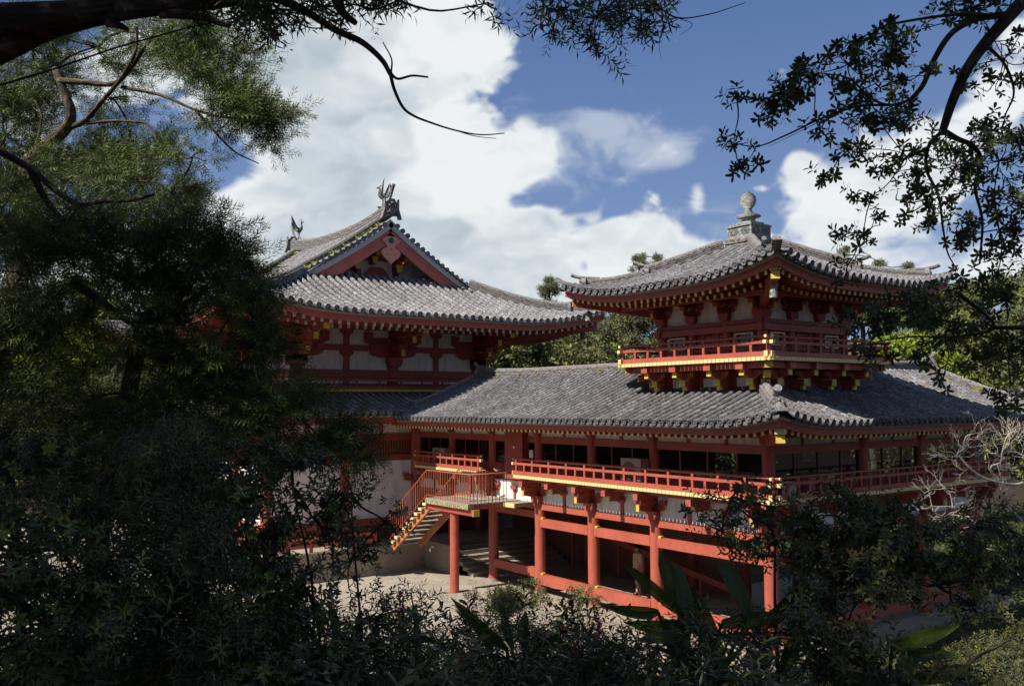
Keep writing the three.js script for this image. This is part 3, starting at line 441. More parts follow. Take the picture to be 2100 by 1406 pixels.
// ---------------------------------------------------------------- corner tower above the gallery
{
  const t = thing('corner_tower', 'square red tower room with balcony and pyramid tiled roof above the gallery corner', 'tower');
  const X = WX, Z = -WX, HB = 1.84, V = (x, y, z) => new THREE.Vector3(x, y, z), faces = [frame(X, Z, 0), frame(X, Z, -1), frame(X, Z, 1), frame(X, Z, 2)];
  const E = 4.07, Yp = (d) => { const q = d / E; return 9.72 + 1.66 * (0.66 * q + 0.34 * q * q); }, lift = (x, d) => 0.46 * clamp(1 - (E - Math.abs(x)) / 3.0) ** 2 * clamp(1 - d / 2.4);
  const S = { x0: -E, x1: E, s: 0.286, ze: E, r: 0.084, L: 0.32, dmax: (x) => Math.min(3.5, E - Math.abs(x)), Y: (d, x) => Yp(d) + lift(x, d) };
  const tr = new TileRoof(0.06, 0.26, 0.2), bd = new GB();
  faces.forEach((F) => { tr.slope(F, S); bed(bd, F, S); eaves(t, F, { x0: -E, x1: E, ze: E, Y: S.Y, over: 2.2, rise: 0.16, s: 0.25, tiers: 2, fascia: 0.17, white: 0.06 }); });
  tr.finish(t); bd.M = new THREE.Matrix4(); part(t, 'roof_boarding', bd, M.roofBed);
  for (const [sx, sz] of [[-1, 1], [-1, -1], [1, 1], [1, -1]]) {
    const P = (q, dy) => V(X + sx * q, Yp(E - q) + lift(q, E - q) + dy, Z + sz * q), rp = (a, b, w, h, n) => part(t, 'hip_ridge', new GB().sweep(ridgeProfile(w, h, n), Array.from({ length: 9 }, (_, k) => P(lerp(a, b, k / 8), 0.02))), M.ridge);
    rp(0.5, 2.15, 0.27, 0.27, 5); ridgeEnd(t, P(2.17, 0.02), V(sx, 0, sz), 0.32, 0.32); rp(2.15, 3.5, 0.23, 0.17, 3); ridgeEnd(t, P(3.52, 0.02), V(sx, 0, sz), 0.30, 0.26);
    part(t, 'corner_tile', new GB().sweep([[-0.11, -0.02], [0.11, -0.02], [0.08, 0.07], [0, 0.1], [-0.08, 0.07]], [P(3.4, 0), P(3.75, 0.02), P(3.98, 0.08), V(X + sx * 4.14, Yp(0) + 0.66, Z + sz * 4.14)]), M.ridge);
    hipBeam(t, V(X + sx * 1.9, 9.42, Z + sz * 1.9), V(X + sx * 3.72, 9.86, Z + sz * 3.72), 0.19, 0.34);
    part(t, 'corner_column', new GB().cyl(X + sx * HB, Z + sz * HB, 7.7, 9.2, 0.14, 0.14, 16), M.red);
    { const g = new GB(), F2 = new THREE.Matrix4().makeTranslation(X, 0, Z).multiply(new THREE.Matrix4().makeRotationY(Math.atan2(sx, sz))); g.M = F2; g.box(-0.1, 0.1, 7.44, 7.61, 2.2, 3.72); g.box(-0.09, 0.09, 7.2, 7.4, 2.2, 3.35); g.box(-0.09, 0.09, 6.95, 7.17, 2.2, 3.0); const p = part(t, 'corner_bracket', g, M.red); for (const q of [[-0.105, 0.105, 7.45, 7.6, 3.71, 3.75], [-0.095, 0.095, 7.2, 7.39, 3.34, 3.37], [-0.12, 0.12, 7.0, 7.17, 2.99, 3.03], [-0.1, 0.1, 7.64, 7.78, 3.86, 3.92]]) part(p, 'arm_end', new GB().set(F2).box(...q), M.gold); }
  }
  for (const F of faces) {
    const one = (n, m, ...q) => { const g = new GB().set(F); for (const e of q) g.box(...e); return part(t, n, g, m); };
    one('base_course', M.ridge, [-2.0, 2.0, 6.3, 6.86, HB - 0.2, HB + 0.14]);
    one('base_wall', M.redDull, [-1.9, 1.9, 6.86, 7.62, HB - 0.12, HB - 0.06]); for (const x of [-1.2, 0, 1.2]) one('plaster_panel', M.plaster, [x - 0.3, x + 0.3, 7.0, 7.25, HB - 0.058, HB - 0.04]);
    for (const x of [-1.76, -0.64, 0.64, 1.76]) {
      const g = new GB().set(F), tips = [], arm = (z, y, h) => { g.M = F.clone().multiply(new THREE.Matrix4().makeTranslation(x, 0, 0)).multiply(new THREE.Matrix4().makeRotationY(-Math.PI / 2)); g.prism([[HB - 0.1, y], [z - 0.25, y], [z - 0.06, y + h * 0.35], [z, y + h * 0.7], [z, y + h], [HB - 0.1, y + h]], -0.075, 0.075); };
      arm(2.3, 6.92, 0.26); arm(2.62, 7.2, 0.22); g.M = F.clone(); g.box(x - 0.12, x + 0.12, 7.43, 7.6, HB - 0.05, 2.74); g.prism([[x - 0.3, 7.36], [x - 0.26, 7.28], [x - 0.16, 7.2], [x + 0.16, 7.2], [x + 0.26, 7.28], [x + 0.3, 7.36], [x + 0.3, 7.41], [x - 0.3, 7.41]], 2.2, 2.3);
      tips.push([x - 0.1, x + 0.1, 7.02, 7.20, 2.295, 2.33], [x - 0.065, x + 0.065, 6.9, 7.018, 2.16, 2.26], [x - 0.08, x + 0.08, 7.27, 7.425, 2.615, 2.65], [x - 0.303, x - 0.296, 7.3, 7.412, 2.19, 2.31], [x + 0.296, x + 0.303, 7.3, 7.412, 2.19, 2.31]);
      const p = part(t, 'bracket', g, M.red); for (const q of tips) part(p, 'arm_end', new GB().set(F).box(...q), M.gold);
    }
    one('deck_beam', M.red, [-2.66, 2.66, 7.45, 7.62, 2.46, 2.60]); planks(t, F, -2.8, 2.8, HB - 0.1, 2.8, 7.73, { pitch: 0.148 });
    railing(t, F, -2.7, 2.7, 2.7, 7.735, 0.55, { pitch: 1.08, ext: 0.12 });
    // room: columns, door in the middle bay, a small window each side
    for (const x of [-0.64, 0.64]) part(t, 'column', new GB().set(F).cyl(x, HB, 7.7, 9.2, 0.12, 0.12, 16), M.red);
    one('sill_beam', M.red, [-1.95, 1.95, 7.98, 8.07, HB - 0.04, HB + 0.05]); one('lintel_beam', M.red, [-2.06, 2.06, 8.5, 8.68, HB - 0.06, HB + 0.15]); one('head_beam', M.redDull, [-1.98, 1.98, 8.70, 8.82, HB - 0.06, HB + 0.10]);
    one('plaster_panel', M.plaster, [-1.8, 1.8, 8.82, 9.72, HB - 0.06, HB]);
    for (const s of [-1, 1]) {
      const c = s * 1.24, a = c - 0.46, b = c + 0.46;
      one('plaster_panel', M.plaster, [a, b, 7.73, 7.98, HB - 0.06, HB]); one('wall_panel', M.redDull, [a, b, 8.07, 8.5, HB - 0.09, HB - 0.07]);
      const wn = one('window', M.goldPale, [c - 0.33, c + 0.33, 8.42, 8.47, HB - 0.07, HB + 0.05], [c - 0.33, c + 0.33, 8.09, 8.14, HB - 0.07, HB + 0.05], [c - 0.33, c - 0.27, 8.14, 8.42, HB - 0.07, HB + 0.05], [c + 0.27, c + 0.33, 8.14, 8.42, HB - 0.07, HB + 0.05]);
      part(wn, 'pane', new GB().set(F).box(c - 0.27, c + 0.27, 8.14, 8.42, HB - 0.05, HB - 0.04), mat(0.02, 0.022, 0.026, { roughness: 0.08 }));
      const dr = one('door', M.redDull, [s > 0 ? 0.015 : -0.5, s > 0 ? 0.5 : -0.015, 7.76, 8.5, HB - 0.08, HB - 0.04]); part(dr, 'door_rail', new GB().set(F).box(s > 0 ? 0.03 : -0.5, s > 0 ? 0.5 : -0.03, 8.0, 8.05, HB - 0.04, HB - 0.01).box(s > 0 ? 0.03 : -0.5, s > 0 ? 0.5 : -0.03, 8.3, 8.35, HB - 0.04, HB - 0.01).box(s * 0.27 - 0.03, s * 0.27 + 0.03, 7.76, 8.5, HB - 0.04, HB - 0.012), M.red);
    }
    for (const x of [-1.84, -0.62, 0.62, 1.84]) bracket(t, F, x, 8.84, HB - 0.02, { k: 0.95, out: 1.0, along: 0.38, tiers: 2, gold: M.gold });
    one('wall_plate', M.redDull, [-2.9, 2.9, 9.32, 9.44, 2.68, 2.82]);
  }
  // bronze finial
  const box = new GB(); box.box(X - 0.52, X + 0.52, 11.1, 11.2, Z - 0.52, Z + 0.52).box(X - 0.5, X + 0.5, 11.21, 11.28, Z - 0.5, Z + 0.5).box(X - 0.53, X + 0.53, 11.29, 11.35, Z - 0.53, Z + 0.53).box(X - 0.51, X + 0.51, 11.36, 11.42, Z - 0.51, Z + 0.51); part(t, 'finial_courses', box, M.ridge);
  const b2 = new GB(); b2.box(X - 0.43, X + 0.43, 11.42, 11.78, Z - 0.43, Z + 0.43).box(X - 0.47, X + 0.47, 11.78, 11.84, Z - 0.47, Z + 0.47).box(X - 0.46, X + 0.46, 11.42, 11.47, Z - 0.46, Z + 0.46).box(X - 0.32, X + 0.32, 11.84, 11.93, Z - 0.32, Z + 0.32); const fb = part(t, 'finial_box', b2, M.verdigris);
  for (const F of faces) for (const s of [-1, 1]) { const g = new GB().set(F), o = []; for (let k = 0; k < 16; k++) { const a = k / 16 * 2 * Math.PI; o.push([s * 0.21 + Math.sign(Math.cos(a)) * Math.abs(Math.cos(a)) ** 0.6 * 0.155, 11.625 + Math.sign(Math.sin(a)) * Math.abs(Math.sin(a)) ** 0.6 * 0.10]); } g.prism(o, 0.425, 0.438); part(fb, 'panel', g, M.bronze); part(fb, 'panel_rib', new GB().set(F).box(s * 0.42 - 0.025, s * 0.42 + 0.025, 11.47, 11.78, 0.425, 0.45), M.verdigris); }
  part(t, 'finial', new GB().lathe(X, Z, [[0.22, 11.93], [0.24, 11.95], [0.22, 12.0], [0.23, 12.1], [0.40, 12.11], [0.41, 12.135], [0.30, 12.18], [0.17, 12.23], [0.115, 12.30], [0.12, 12.36], [0.19, 12.43], [0.25, 12.52], [0.27, 12.62], [0.25, 12.72], [0.18, 12.80], [0.08, 12.85], [0.03, 12.89], [0.005, 12.91]].map(([r, y]) => [r * 0.9, y]), 28), M.verdigris);
}
// ---------------------------------------------------------------- main hall with its hip-and-gable roof
const HX = -0.12, HZ = -25.7;
{
  const h = thing('main_hall', 'large red and white temple hall with hip and gable tiled roof behind the gallery', 'temple');
  const V = (x, y, z) => new THREE.Vector3(x, y, z), FS = frame(HX, HZ, 0), FW = frame(HX, HZ, -1), FE = frame(HX, HZ, 1), FN = frame(HX, HZ, 2);
  const EX = 8.87, EZ = 10.15, GZ = 5.45, Yp = (d) => { const t = d / EX; return 10.08 + 4.62 * (0.55 * t + 0.45 * t * t); };
  const lift = (u, d) => 0.78 * clamp(1 - u / 5.2) ** 2 * clamp(1 - d / 3.4);
  const SS = { x0: -EX, x1: EX, s: 0.356, ze: EZ, r: 0.1, L: 0.36, dmax: (x) => Math.min(EZ - GZ + 0.35, EX - Math.abs(x)), Y: (d, x) => Yp(d) + lift(EX - Math.abs(x), d) };
  const SW = { x0: -EZ, x1: EZ, s: 0.356, ze: EX, r: 0.1, L: 0.36, dmax: (x) => (Math.abs(x) < GZ ? EX - 0.1 : EZ - Math.abs(x)), Y: (d, x) => Yp(d) + lift(EZ - Math.abs(x), d) };
  const tr = new TileRoof(0.08, 0.29, 0.26); tr.slope(FS, SS); tr.slope(FW, SW);
  const bd = new GB(); for (const [F, S] of [[FS, SS], [FN, SS], [FW, SW], [FE, SW]]) bed(bd, F, S, 0.03, 60, 12);
  // lower roof over the outer aisle
  const AX = 8.1, AZ = 9.35, AD = 2.75, Ya = (d) => 6.2 + 0.19 * d + 0.03 * d * d, lifa = (u, d) => 0.2 * clamp(1 - u / 2.5) ** 2 * clamp(1 - d / 1.5);
  const LS = { x0: -AX, x1: AX, s: 0.33, ze: AZ, dmax: (x) => Math.min(AD, AX - Math.abs(x)), Y: (d, x) => Ya(d) + lifa(AX - Math.abs(x), d) }, LW = { x0: -AZ, x1: AZ, s: 0.33, ze: AX, dmax: (x) => Math.min(AD, AZ - Math.abs(x)), Y: (d, x) => Ya(d) + lifa(AZ - Math.abs(x), d) };
  for (const [F, S] of [[FS, LS], [FW, LW]]) { tr.slope(F, { ...S, r: 0.095, L: 0.36 }); }
  for (const [F, S] of [[FS, LS], [FN, LS], [FW, LW], [FE, LW]]) bed(bd, F, S);
  tr.r = 0.1; tr.L = 0.36; tr.finish(h); bd.M = new THREE.Matrix4(); part(h, 'roof_boarding', bd, M.roofBed);
  for (const [F, e, S] of [[FS, EX, SS], [FW, EZ, SW], [FE, EZ, SW], [FN, EX, SS]]) eaves(h, F, { x0: -e, x1: e, ze: S.ze, Y: S.Y, over: 4.3, rise: 0.12, s: 0.36, tiers: 2, fascia: 0.24, white: 0.08, rw: 0.11, rh: 0.14, goldEnds: M.board });
  for (const [F, e, S] of [[FS, AX, LS], [FW, AZ, LW], [FE, AZ, LW]]) eaves(h, F, { x0: -e, x1: e, ze: S.ze, Y: S.Y, over: 1.6, rise: 0.1, s: 0.36, fascia: 0.2, white: 0.07, goldEnds: M.redDull });
  for (const [sx, sz] of [[-1, 1], [1, 1], [-1, -1], [1, -1]]) {
    const P = (d, dy = 0.02) => V(HX + sx * (EX - d), Yp(d) + lift(d, d) + dy, HZ + sz * (EZ - d)), n = 14, seq = (a, b) => Array.from({ length: n + 1 }, (_, k) => P(lerp(a, b, k / n)));
    part(h, 'hip_ridge', new GB().sweep(ridgeProfile(0.36, 0.34, 5), seq(4.7, 1.3)), M.ridge); ridgeEnd(h, P(1.28), V(sx, 0, sz), 0.42, 0.42); part(h, 'hip_ridge', new GB().sweep(ridgeProfile(0.28, 0.2, 3), seq(1.3, 0.3)), M.ridge);
    part(h, 'corner_tile', new GB().sweep([[-0.14, -0.02], [0.14, -0.02], [0.1, 0.09], [0, 0.13], [-0.1, 0.09]], [P(0.5), P(0.15), V(HX + sx * (EX + 0.05), Yp(0) + 0.86, HZ + sz * (EZ + 0.05)), V(HX + sx * (EX + 0.25), Yp(0) + 1.08, HZ + sz * (EZ + 0.25))]), M.ridge);
    hipBeam(h, V(HX + sx * 4.6, 9.75, HZ + sz * 5.9), V(HX + sx * (EX - 0.4), 10.32, HZ + sz * (EZ - 0.4)), 0.24, 0.42);
    // slope ridges beside the gable
    const Q = (d, zz) => V(HX + sx * (EX - d), Yp(d) + 0.03, HZ + sz * zz); part(h, 'slope_ridge', new GB().sweep(ridgeProfile(0.36, 0.3, 4), Array.from({ length: 13 }, (_, k) => Q(lerp(8.72, 4.75, k / 12), GZ - 0.75))), M.ridge);
    // verge tiles: short round tiles turned outwards along the gable edge
    const vg = []; for (let k = 0; k < 17; k++) { const d = 4.35 + k * 0.262, p = Q(d, GZ), o = part(h, 'verge_tile', (() => { const g = new GB(); g.col = tone(rnd, 0.1, 0.3); coverTile(g, 0.105, 0.42, [rnd() * 9, rnd() * 9], true); return g.geo(); })(), M.tile); o.applyMatrix4(new THREE.Matrix4().makeRotationY(sz > 0 ? 0 : Math.PI).setPosition(p.x, p.y + 0.06, p.z - sz * 0.1)); }
    part(h, 'verge_board', new GB().sweep([[-0.06, -0.26], [0.06, -0.26], [0.06, -0.02], [-0.06, -0.02]], Array.from({ length: 13 }, (_, k) => Q(lerp(8.87, 4.0, k / 12), GZ + 0.06))), M.board);
    const bb = part(h, 'bargeboard', new GB().sweep([[-0.06, -0.74], [0.06, -0.74], [0.06, -0.27], [-0.06, -0.27]], Array.from({ length: 13 }, (_, k) => Q(lerp(8.87, 4.5, k / 12), GZ - 0.02))), M.pink);
    part(bb, 'moulding', new GB().sweep([[-0.08, -0.40], [0.08, -0.40], [0.08, -0.27], [-0.08, -0.27]], Array.from({ length: 13 }, (_, k) => Q(lerp(8.87, 4.4, k / 12), GZ - 0.02))), M.pink);
  }
  // main ridge, sagging in the middle, and its ends
  const rz = (t) => 0.5 * Math.abs(2 * t - 1) ** 2.4; part(h, 'main_ridge', new GB().sweep(ridgeProfile(0.42, 0.5, 7), line3(V(HX, 14.55, HZ - GZ - 0.05), V(HX, 14.55, HZ + GZ + 0.05), 24, rz)), M.ridge);
  for (const s of [-1, 1]) { const e = ridgeEnd(h, V(HX, 14.98, HZ + s * (GZ + 0.12)), V(0, 0, s), 0.46, 0.72, false); part(e, 'horn_tile', new GB().tube([[HX, 15.7, HZ + s * (GZ - 0.1)], [HX, 15.95, HZ + s * (GZ + 0.1)], [HX, 16.2, HZ + s * (GZ + 0.22)], [HX, 16.38, HZ + s * (GZ + 0.34)]], [0.06, 0.06, 0.075, 0.085], 12), M.ridge); for (const q of [-1, 1]) part(e, 'side_fin', new GB().prism([[0.5, 14.85], [0.36, 15.3], [0.36, 15.75], [0.32, 15.75], [0.28, 15.3], [0.36, 14.85]].map(([a, b]) => [HX + q * a, b]), HZ + s * (GZ + 0.02), HZ + s * (GZ + 0.2)), M.ridge); }
  // gable wall with posts, brackets and a pendant
  for (const F of [FS]) {
    const one = (n, m, ...q) => { const g = new GB().set(F); for (const e of q) g.box(...e); return part(h, n, g, m); }, gz = GZ - 1.3;
    part(h, 'apex_board', new GB().set(F).prism([[-0.55, 14.02], [0, 14.3], [0.55, 14.02], [0.3, 14.62], [0, 14.85], [-0.3, 14.62]], GZ - 0.03, GZ + 0.03), M.board);
    part(h, 'gable_wall', new GB().set(F).prism([[-3.6, 12.2], [3.6, 12.2], [0, 14.5]], gz - 0.1, gz), M.plaster);
    one('gable_sill', M.innerWood, [-3.4, 3.4, 12.18, 12.36, gz, gz + 0.2]); one('gable_beam', M.redDull, [-1.55, 1.55, 13.12, 13.36, gz, gz + 0.14]); one('king_post', M.redDull, [-0.14, 0.14, 13.36, 14.2, gz, gz + 0.12]);
    part(h, 'frog_leg_strut', new GB().set(F).prism([[-0.75, 12.36], [0.75, 12.36], [0.3, 12.82], [-0.3, 12.82]], gz, gz + 0.1), M.redDull);
    for (const x of [-0.95, 0.95]) one('gable_post', M.redDull, [x - 0.13, x + 0.13, 12.36, 13.12, gz, gz + 0.13]);
    for (const [x, y, s] of [[-1.15, 12.62, 0.85], [0.95, 12.62, 0.85], [-0.85, 13.16, 0.6], [1.35, 13.1, 0.6], [-0.3, 12.96, 0.7], [-0.12, 13.34, 0.95]]) { const g = new GB().set(F), e = new GB().set(F); g.box(x - 0.12 * s, x + 0.12 * s, y - 0.05, y + 0.5 * s, gz, gz + 0.42); e.prism([[x - 0.12, y], [x + 0.12, y], [x + 0.2, y + 0.3], [x + 0.2, y + 0.42], [x - 0.2, y + 0.42], [x - 0.2, y + 0.3]].map(([a, b]) => [x + (a - x) * s, y + (b - y) * s]), gz + 0.42, gz + 0.48); part(part(h, 'gable_bracket', g, M.redDull), 'arm_end', e, M.gold); }
    const heart = []; for (let k = 0; k < 40; k++) { const a = k / 40 * 2 * Math.PI, x = 0.5 * Math.sin(a) ** 3 * 1.02, y = 0.42 * (13 * Math.cos(a) - 5 * Math.cos(2 * a) - 2 * Math.cos(3 * a) - Math.cos(4 * a)) / 16; heart.push([x * 0.92, 13.2 + y]); }
    const pd = new GB().set(F); pd.prism(heart.reverse(), GZ + 0.05, GZ + 0.13); pd.prism([[-0.26, 13.35], [0.26, 13.35], [0.20, 13.62], [0.46, 13.86], [0.2, 14.05], [-0.2, 14.05], [-0.46, 13.86], [-0.20, 13.62]], GZ + 0.055, GZ + 0.125); const pn = part(h, 'gable_pendant', pd, mat(0.66, 0.27, 0.19, { roughness: 0.6 }), 'pink heart shaped gable pendant');
    const fl = new GB().set(F); for (let k = 0; k < 6; k++) { const a = k / 6 * 2 * Math.PI; fl.tube([[Math.cos(a) * 0.085, 13.86 + Math.sin(a) * 0.085, GZ + 0.12], [Math.cos(a) * 0.085, 13.86 + Math.sin(a) * 0.085, GZ + 0.155]], [0.06, 0.05], 8); } fl.tube([[0, 13.86, GZ + 0.12], [0, 13.86, GZ + 0.17]], [0.05, 0.04], 8); part(pn, 'rosette', fl, M.bronzeDark);
    const ho = new GB().set(F); for (const [x, y, r] of [[-0.2, 13.22, 0.03], [0.2, 13.22, 0.03], [0, 13.45, 0.04]]) ho.tube([[x, y, GZ + 0.125], [x, y, GZ + 0.135]], [r, r], 8); part(pn, 'pierced_hole', ho, M.redDull);
  }
  // upper walls: two bays on this end, three along the side
  const K = [{ F: FS, W: 5.7, xs: [-4.46, 0, 4.46], half: 4.46 }, { F: FW, W: 4.46, xs: [-5.7, -1.95, 1.95, 5.7], half: 5.7 }, { F: FE, W: 4.46, xs: [-5.7, 5.7], half: 5.7 }];
  for (const { F, W, xs, half } of K) {
    const one = (n, m, ...q) => { const g = new GB().set(F); for (const e of q) g.box(...e); return part(h, n, g, m); };
    xs.forEach((x, i) => { part(h, 'column', new GB().set(F).cyl(x, W, 6.9, 8.25, 0.28, 0.27, 20), M.redDull); bracket(h, F, x, 8.2, W, { k: 1.85, out: 1.05, along: 0.62, tiers: 2, back: 0.2, mt: M.redDull }); one('cantilever', M.redDull, [x - 0.12, x + 0.12, 9.5, 9.75, W - 0.2, W + 2.9]); one('cantilever_end', M.gold, [x - 0.13, x + 0.13, 9.5, 9.76, W + 2.9, W + 2.94]); });
    for (let i = 0; i < xs.length - 1; i++) {
      const a = xs[i] + 0.2, b = xs[i + 1] - 0.2, c = (a + b) / 2, P = (y0, y1) => { for (const [p, q] of [[a, c - 0.13], [c + 0.13, b]]) one('plaster_panel', M.plaster, [p, q, y0, y1, W - 0.06, W + 0.01]); };
      one('sill_beam', M.redDull, [a, b, 7.3, 7.46, W - 0.08, W + 0.08]); P(7.46, 7.66); one('lower_beam', M.redDull, [a, b, 7.66, 8.06, W - 0.1, W + 0.12]); P(8.06, 8.86); one('middle_beam', M.redDull, [a, b, 8.86, 9.1, W - 0.1, W + 0.1]); P(9.1, 9.78); one('upper_beam', M.redDull, [a, b, 9.78, 10.1, W - 0.1, W + 0.14]);
      one('middle_post', M.redDull, [c - 0.14, c + 0.14, 7.3, 9.8, W - 0.08, W + 0.06]);
      for (const [y] of [[8.74], [9.66]]) part(h, 'post_head', new GB().set(F).prism([[c - 0.16, y - 0.12], [c + 0.16, y - 0.12], [c + 0.3, y], [c + 0.3, y + 0.12], [c - 0.3, y + 0.12], [c - 0.3, y]], W - 0.02, W + 0.14), M.redDull);
      const rb = new GB().set(F); rb.box(a, b, 9.86, 10.02, W + 0.9, W + 1.02); part(h, 'eave_purlin', rb, M.redDull);
      const lat = new GB().set(F); for (let x = a + 0.3; x < b - 0.3; x += 0.36) lat.prism([[x - 0.09, 9.98], [x + 0.09, 9.98], [x + 0.09, 10.3], [x - 0.09, 10.3]], W + 0.3, W + 0.36); stuff(part(h, 'ceiling_slats', lat, M.plaster));
    }
    one('core_wall', M.plaster, [-half, half, 6.6, 10.6, W - 0.3, W - 0.2]); one('eave_purlin', M.redDull, [-half - 2.6, half + 2.6, 9.76, 9.94, W + 2.5, W + 2.68]);
    one('deck_beam', M.ridge, [-half - 0.75, half + 0.75, 6.84, 7.08, W - 0.1, W + 0.72]);
    planks(h, F, -half - 0.95, half + 0.95, W, W + 0.95, 7.2, { pitch: F === FE ? 1.2 : 0.2, mt: M.gold }); railing(h, F, -half - 0.82, half + 0.82, W + 0.82, 7.2, 0.57, { pitch: 2.1, thick: 1.15, mt: M.redDull });
  }
  // outer aisle walls
  for (const { F, W, half, n } of [{ F: FS, W: 7.7, half: 6.46, n: 4 }, { F: FW, W: 6.46, half: 7.7, n: 5 }, { F: FE, W: 6.46, half: 7.7, n: 1 }]) {
    const one = (nm, m, ...q) => { const g = new GB().set(F); for (const e of q) g.box(...e); return part(h, nm, g, m); };
    for (let k = 0; k < n; k++) {
      const a = lerp(-half, half, k / n), b = lerp(-half, half, (k + 1) / n);
      part(h, 'column', new GB().set(F).cyl(a, W, 1.1, 5.9, 0.2, 0.2, 16), M.red); bracket(h, F, a, 5.5, W, { k: 1.1, out: 0.4, along: 0.45 });
      one('plaster_panel', M.plaster, [a + 0.15, b - 0.15, 5.36, 5.9, W - 0.05, W + 0.02]); one('lintel_beam', M.redDull, [a + 0.15, b - 0.15, 5.08, 5.36, W - 0.07, W + 0.07]);
      one('window_back', M.innerWood, [a + 0.15, b - 0.15, 4.5, 5.08, W - 0.12, W - 0.08]); const bars = new GB().set(F); for (let x = a + 0.22; x < b - 0.15; x += 0.13) bars.box(x - 0.025, x + 0.025, 4.5, 5.08, W - 0.04, W + 0.02); stuff(part(h, 'window_bars', bars, M.redDull));
      one('sill_beam', M.redDull, [a + 0.15, b - 0.15, 4.26, 4.5, W - 0.07, W + 0.08]); one('plaster_panel', M.plaster, [a + 0.15, b - 0.15, 1.98, 4.26, W - 0.05, W + 0.02]); one('base_beam', M.redDull, [a + 0.15, b - 0.15, 1.7, 1.98, W - 0.07, W + 0.09]); one('strut', M.redDull, [(a + b) / 2 - 0.08, (a + b) / 2 + 0.08, 5.36, 5.9, W + 0.0, W + 0.07]);
      one('wall_foot', M.innerWood, [a, b, 1.1, 1.7, W - 0.06, W]);
    }
  }
  { const g = new GB(); g.box(HX - 8.0, HX + 8.0, 0, 1.1, HZ - 9.2, HZ + 9.3); part(h, 'stone_base', g, M.stone); }
}
// ---------------------------------------------------------------- ground
const slopeQ = (x, z) => -0.59 * x + 0.8 * z;
function groundY(x, z) {
  const q = slopeQ(x, z), side = 1 - 0.62 * sstep(-4.6, -0.5, 0.806 * x + 0.592 * z), up = 4.6 * side * sstep(2.4, 18.5, q) + Math.max(0, q - 17) * 0.05 + Math.max(0, q - 24) * 0.08;
  const back = Math.min(5, Math.max(0, -z - 48) * 0.05 + Math.max(0, x - 36) * 0.06); return Math.min(60, up + back) + (q > 1.5 || back > 0 ? (fbm(x * 0.5 + 40, z * 0.5 + 40, 4) - 0.5) * 0.5 * sstep(1.5, 5, Math.max(q, back)) : 0);
}
{
  const g = new GB(), xs = []; for (let k = -60; k <= 60; k++) { const t = k / 60; xs.push(Math.sign(t) * (34 * Math.abs(t) + 900 * Math.abs(t) ** 5)); }
  const id = xs.map((x) => xs.map((z) => { const X = x - 4, Z = z - 2, y = groundY(X, Z), e = 0.4, nx = (groundY(X - e, Z) - groundY(X + e, Z)) / (2 * e), nz = (groundY(X, Z - e) - groundY(X, Z + e)) / (2 * e); return g.v(X, y - 0.01, Z, nx, 1, nz, X, Z); }));
  for (let i = 0; i < xs.length - 1; i++) for (let j = 0; j < xs.length - 1; j++) g.i.push(id[i][j], id[i + 1][j], id[i + 1][j + 1], id[i][j], id[i + 1][j + 1], id[i][j + 1]);
  struct('ground', g, M.soil);
}
const sheet = (name, pts, y, m) => { const g = new GB(), c = pts.map((p) => g.v(p[0], y, p[1], 0, 1, 0, p[0], p[1])); for (const [a, b, d] of THREE.ShapeUtils.triangulateShape(pts.map((p) => new THREE.Vector2(...p)), [])) g.tri(c[a], c[b], c[d]); return struct(name, g, m); };
sheet('courtyard_gravel', [[-30, -40], [4, -40], [4, -9], [-1.6, -9], [-1.6, 0.2], [-7.2, -3.4], [-16, -9.5]], 0.004, M.gravel);
sheet('lawn', [[2.5, 1.9], [60, 40], [60, -60], [6.5, -60], [6.5, -6.5], [12.6, -6.5], [12.6, 1.0]], 0.004, M.grass);
{ const g = new GB(); g.box(-1.25, 6.2, -0.05, 0.10, -16.3, 0.8); g.box(6.2, 12, -0.05, 0.10, -6.2, 0.8); struct('pavement', g, M.stone); const k = new GB(); k.box(-1.55, -1.25, -0.05, 0.14, -11.4, 1.0); k.box(-1.25, 12.2, -0.05, 0.14, 0.8, 1.0); struct('kerb', k, M.stone); const f = new GB(); f.box(-2.5, -1.56, -0.04, 0.05, -14.2, -9.0); struct('paving_slab', f, M.stone); }
{ // pebbles spread along the edge of the paving
  const pg = new THREE.IcosahedronGeometry(0.032, 0), n = 2600, o = new THREE.InstancedMesh(pg, mat(0.30, 0.28, 0.25, { roughness: 0.95 }), n), m4 = new THREE.Matrix4(); rnd = mulberry(91);
  for (let k = 0; k < n; k++) { const t = rnd(), z = lerp(-13.5, 0.8, t), x = -1.62 - Math.abs(rnd() + rnd() + rnd() - 1.5) * 0.75 - (z < -9 ? 0.95 : 0); m4.compose(new THREE.Vector3(x, 0.012, z), new THREE.Quaternion().setFromEuler(new THREE.Euler(rnd() * 6, rnd() * 6, 0)), new THREE.Vector3(rr(0.6, 1.5), rr(0.4, 0.9), rr(0.6, 1.5))); o.setMatrixAt(k, m4); const c = rr(0.6, 1.5); o.setColorAt(k, new THREE.Color(c, c * 0.97, c * 0.9)); }
  o.name = 'pebbles'; o.userData = { kind: 'stuff', label: 'grey pebbles strewn along the paving edge', category: 'pebbles' }; scene.add(o);
}
